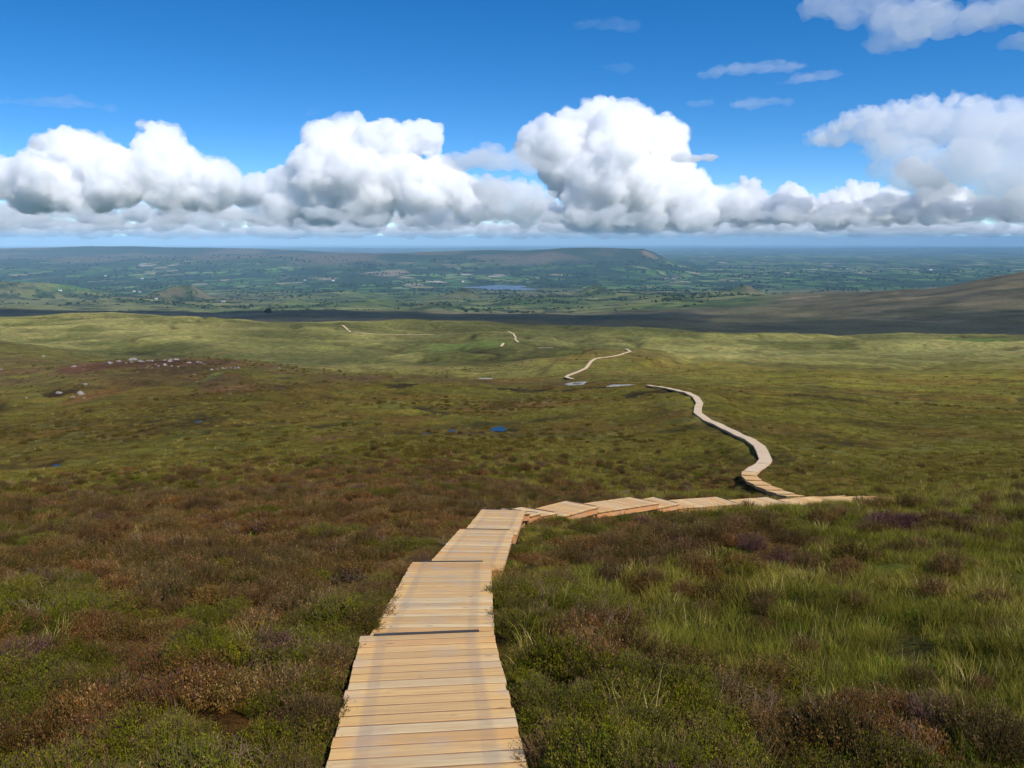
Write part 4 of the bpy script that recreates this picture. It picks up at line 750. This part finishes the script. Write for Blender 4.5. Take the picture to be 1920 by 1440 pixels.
cloud([(1530, 262, 22), (1570, 255, 32), (1620, 245, 40), (1690, 240, 52), (1760, 235, 58), (1830, 245, 64), (1910, 250, 64), (1990, 250, 70), (1650, 285, 34), (1720, 300, 44), (1800, 315, 56), (1890, 325, 60), (1980, 330, 60), (1700, 335, 34), (1770, 350, 44), (1850, 365, 44), (1930, 370, 50), (1640, 320, 24), (1750, 200, 16), (1790, 200, 20), (1850, 205, 18), (1900, 200, 18)], 27000, cloud_mat('grey cloud', 62*KM, (.95, .965, 1)), 'large soft grey cloud filling the right edge', 8, flat=.8, disp=((90, 22), (30, 9), (10, 4)), **big)
cloud([(1540, 262, 12), (1565, 240, 10), (1590, 228, 14), (1620, 215, 14), (1650, 214, 13), (1690, 205, 14), (1725, 195, 14), (1745, 190, 14), (1780, 190, 12), (1815, 192, 10)], 26800, cloud_mat('rim cloud', 30*KM), 'bright ragged rim along the top of the grey cloud', 9, disp=((24, 10), (9, 6), (4, 2.5)))
sm = dict(levels=((12, .35, .6), (6, .35, .5)), disp=((50, 16), (18, 7)), vox=2.2)
cloud([(1560, 8, 34), (1530, 0, 24), (1600, 30, 30), (1660, 40, 46), (1720, 35, 50), (1690, 70, 34), (1650, 80, 26), (1770, 45, 36), (1820, 40, 34), (1870, 22, 38), (1930, 10, 50), (1990, 20, 60), (1640, -10, 40), (1760, -20, 40), (1920, 75, 26)], 20000, cloud_mat('upper cloud', 120*KM*.66, (.95, .95, 1)), 'soft grey white cloud in the top right corner', 10, flat=.7, **sm)
wf = dict(levels=((14, .4, .65), (5, .4, .6)), disp=((60, 10), (20, 6)), vox=1.8, flat=.30)
for k, (pf, mt, lab) in enumerate([([(1345, 135, 22), (1385, 130, 28), (1430, 127, 30), (1475, 126, 22), (1320, 139, 14), (1505, 124, 12)], 45, 'long thin cloud streak right of centre, the upper left one'),
        ([(1470, 155, 12), (1495, 150, 20), (1530, 146, 22), (1560, 142, 16)], 50, 'thin cloud streak just right below the long one'),
        ([(1385, 200, 18), (1410, 195, 24), (1440, 193, 20), (1475, 192, 12), (1320, 193, 14), (1300, 194, 10)], 60, 'faint cloud streak above and right of the tall cumulus'),
        ([(30, 192, 20), (75, 190, 26), (120, 192, 26), (165, 198, 22), (200, 204, 14), (0, 190, 18)], 90, 'dull mauve cloud streak high at the left'),
        ([(1100, 50, 24), (1140, 46, 32), (1170, 52, 20)], 170, 'barely visible pale cloud smudge near the top centre'),
        ([(1140, 126, 16), (1165, 128, 20)], 200, 'faint pale smudge above the tall cumulus'),
        ([(592, 214, 14)], 110, 'tiny mauve cloudlet above the broad cumulus'),
        ([(68, 268, 8), (76, 276, 6)], 22, 'tiny white wisp beside the left cumulus peak'),
        ([(1300, 298, 14), (1330, 297, 12), (1280, 296, 14)], 18, 'flat white spur on the right flank of the tall cumulus'),
        ([(870, 305, 34), (915, 300, 40), (960, 305, 34), (985, 310, 30)], 55, 'flat pale grey cloud between the two central cumulus'),
        ([(905, 352, 24), (935, 362, 24), (965, 368, 28), (1000, 378, 28), (945, 388, 30), (985, 400, 30)], 26, 'grey cloud plugging the gap between the two central cumulus')]):
    cloud(pf, 26000, cloud_mat('streak', mt*26000/F*(3.2 if k < 7 else 1), (.93, .92, 1) if k < 7 else (1, 1, 1)), lab, 30+k, **{**wf, 'flat': .30 if k not in (7, 9, 10) else .8 if k != 9 else .5})
# long low banks near the horizon
g = np.random.default_rng(21)
def bank(y0, h, D, mfp, n, seed, label, x0=-150, x1=2070, rr=(14, 26), fl=.6):
    g = np.random.default_rng(seed); pf = [(x0+(x1-x0)*(k+g.random())/n, y0+g.normal()*h, g.uniform(*rr)) for k in range(n)]
    return cloud(pf, D, cloud_mat('bank', mfp*1.1*D/F), label, seed, levels=((10, .35, .55), (6, .3, .5)), vox=2.2, disp=((40, 9), (14, 6), (5, 2.5)), flat=fl, base_y=min(y0+h*.6+9, 443.3))
bank(408, 7, 27500, 34, 95, 54, 'ragged grey and white cloud scraps along the cumulus bases', rr=(10, 24), fl=.6)
bank(388, 9, 29500, 44, 22, 55, 'grey cloud bank below the large grey cloud at the right', x0=1380, rr=(18, 32), fl=.6)
bank(402, 9, 34500, 20, 90, 51, 'long grey cloud bank under the cumulus towers', rr=(18, 36), fl=.55)
bank(420, 6, 38000, 16, 120, 52, 'low broken bank of pale clouds above the horizon', rr=(12, 26), fl=.5)
bank(432, 5, 43000, 15, 250, 53, 'lowest hazy strip of cloud touching the horizon', rr=(15, 25), fl=.45)
bank(437, 2.5, 48000, 18, 230, 56, 'pale haze coloured cloud strip resting on the skyline', rr=(10, 18), fl=.4)
print('clouds', time.time()-T0)
# clouds overhead (out of the frame) whose shadows lie on the moor
def shadow_cloud(pts, alt, label, seed, mfp=150):
    g = np.random.default_rng(seed); vs = []; fs = []; o = 0
    for (x, y, r) in pts:
        for _ in range(7):
            d = g.normal(size=3)*np.array([.4, .4, .15]); rr = r*g.uniform(.45, .8); V, F_ = IC[2]; v = V*np.array([rr, rr, rr*.35])+np.array([x, y, 0])+d*r
            vs.append(v); fs.append(F_+o); o += len(V)
    vs = np.vstack(vs); off = np.array(S)*(alt/S.z); vs += off; cen = vs.mean(0); ob = link('cloud', new_mesh('cloud', vs-cen, np.vstack(fs), True), cloud_mat('overhead cloud', mfp), loc=tuple(cen))
    rm = ob.modifiers.new('skin', 'REMESH'); rm.mode = 'VOXEL'; rm.voxel_size = 30; rm.use_smooth_shade = True
    t = bpy.data.textures.new('billow', 'CLOUDS'); t.noise_scale = 200; t.noise_depth = 3; d = ob.modifiers.new('billow', 'DISPLACE'); d.texture = t; d.texture_coords = 'GLOBAL'; d.strength = 120; d.mid_level = .5
    rm = ob.modifiers.new('skin', 'REMESH'); rm.mode = 'VOXEL'; rm.voxel_size = 30
    return tag(ob, label, kind='stuff')
pts = []
g = np.random.default_rng(60)
for px in range(-500, 2500, 60):
    for P_ in ((1330, 1600, 1900, 2250) if px < 1250 else (1360, 1600)):
        pts.append(((px-960)/F*P_, P_, 260 if px < 1250 else 190))
shadow_cloud(pts, 900, 'cloud drifting high over the middle of the moor', 61)
pts = [((px-960)/F*P_+g.normal()*60, P_, g.uniform(100, 210)) for px in range(1250, 2600, 85) for P_ in (1950, 2250, 2600, 3000) if g.random() < .72]
shadow_cloud(pts, 950, 'thin cloud drifting over the hill on the right', 62, mfp=300)

# ------------------------------------------------------------------ haze
hm = bpy.data.materials.new('haze'); N, L = nodes(hm); N.clear(); o = N.new('ShaderNodeOutputMaterial'); v = N.new('ShaderNodeVolumePrincipled')
v.inputs['Color'].default_value = (.44, .73, 1, 1); v.inputs['Density'].default_value = 2.5e-5; v.inputs['Anisotropy'].default_value = -0.42; L(v.outputs[0], o.inputs['Volume'])
hb = MB(); zb = float(Z.min())-2; E_ = 128000; zt_ = max(20.0, float(Z[:, (AZ > -50) & (AZ < 50)].max())+5)
zt_ = float(Z.max())+3 if Z.max() > 20 else 22.0
hb.hexa([(-E_, -E_, zb), (E_, -E_, zb), (E_, E_, zb), (-E_, E_, zb), (-E_, -E_, zt_), (E_, -E_, zt_), (E_, E_, zt_), (-E_, E_, zt_)])
tag(link('haze', hb.mesh('haze'), hm), kind='stuff'); print('haze top', zt_, 'zmin', zb, time.time()-T0)
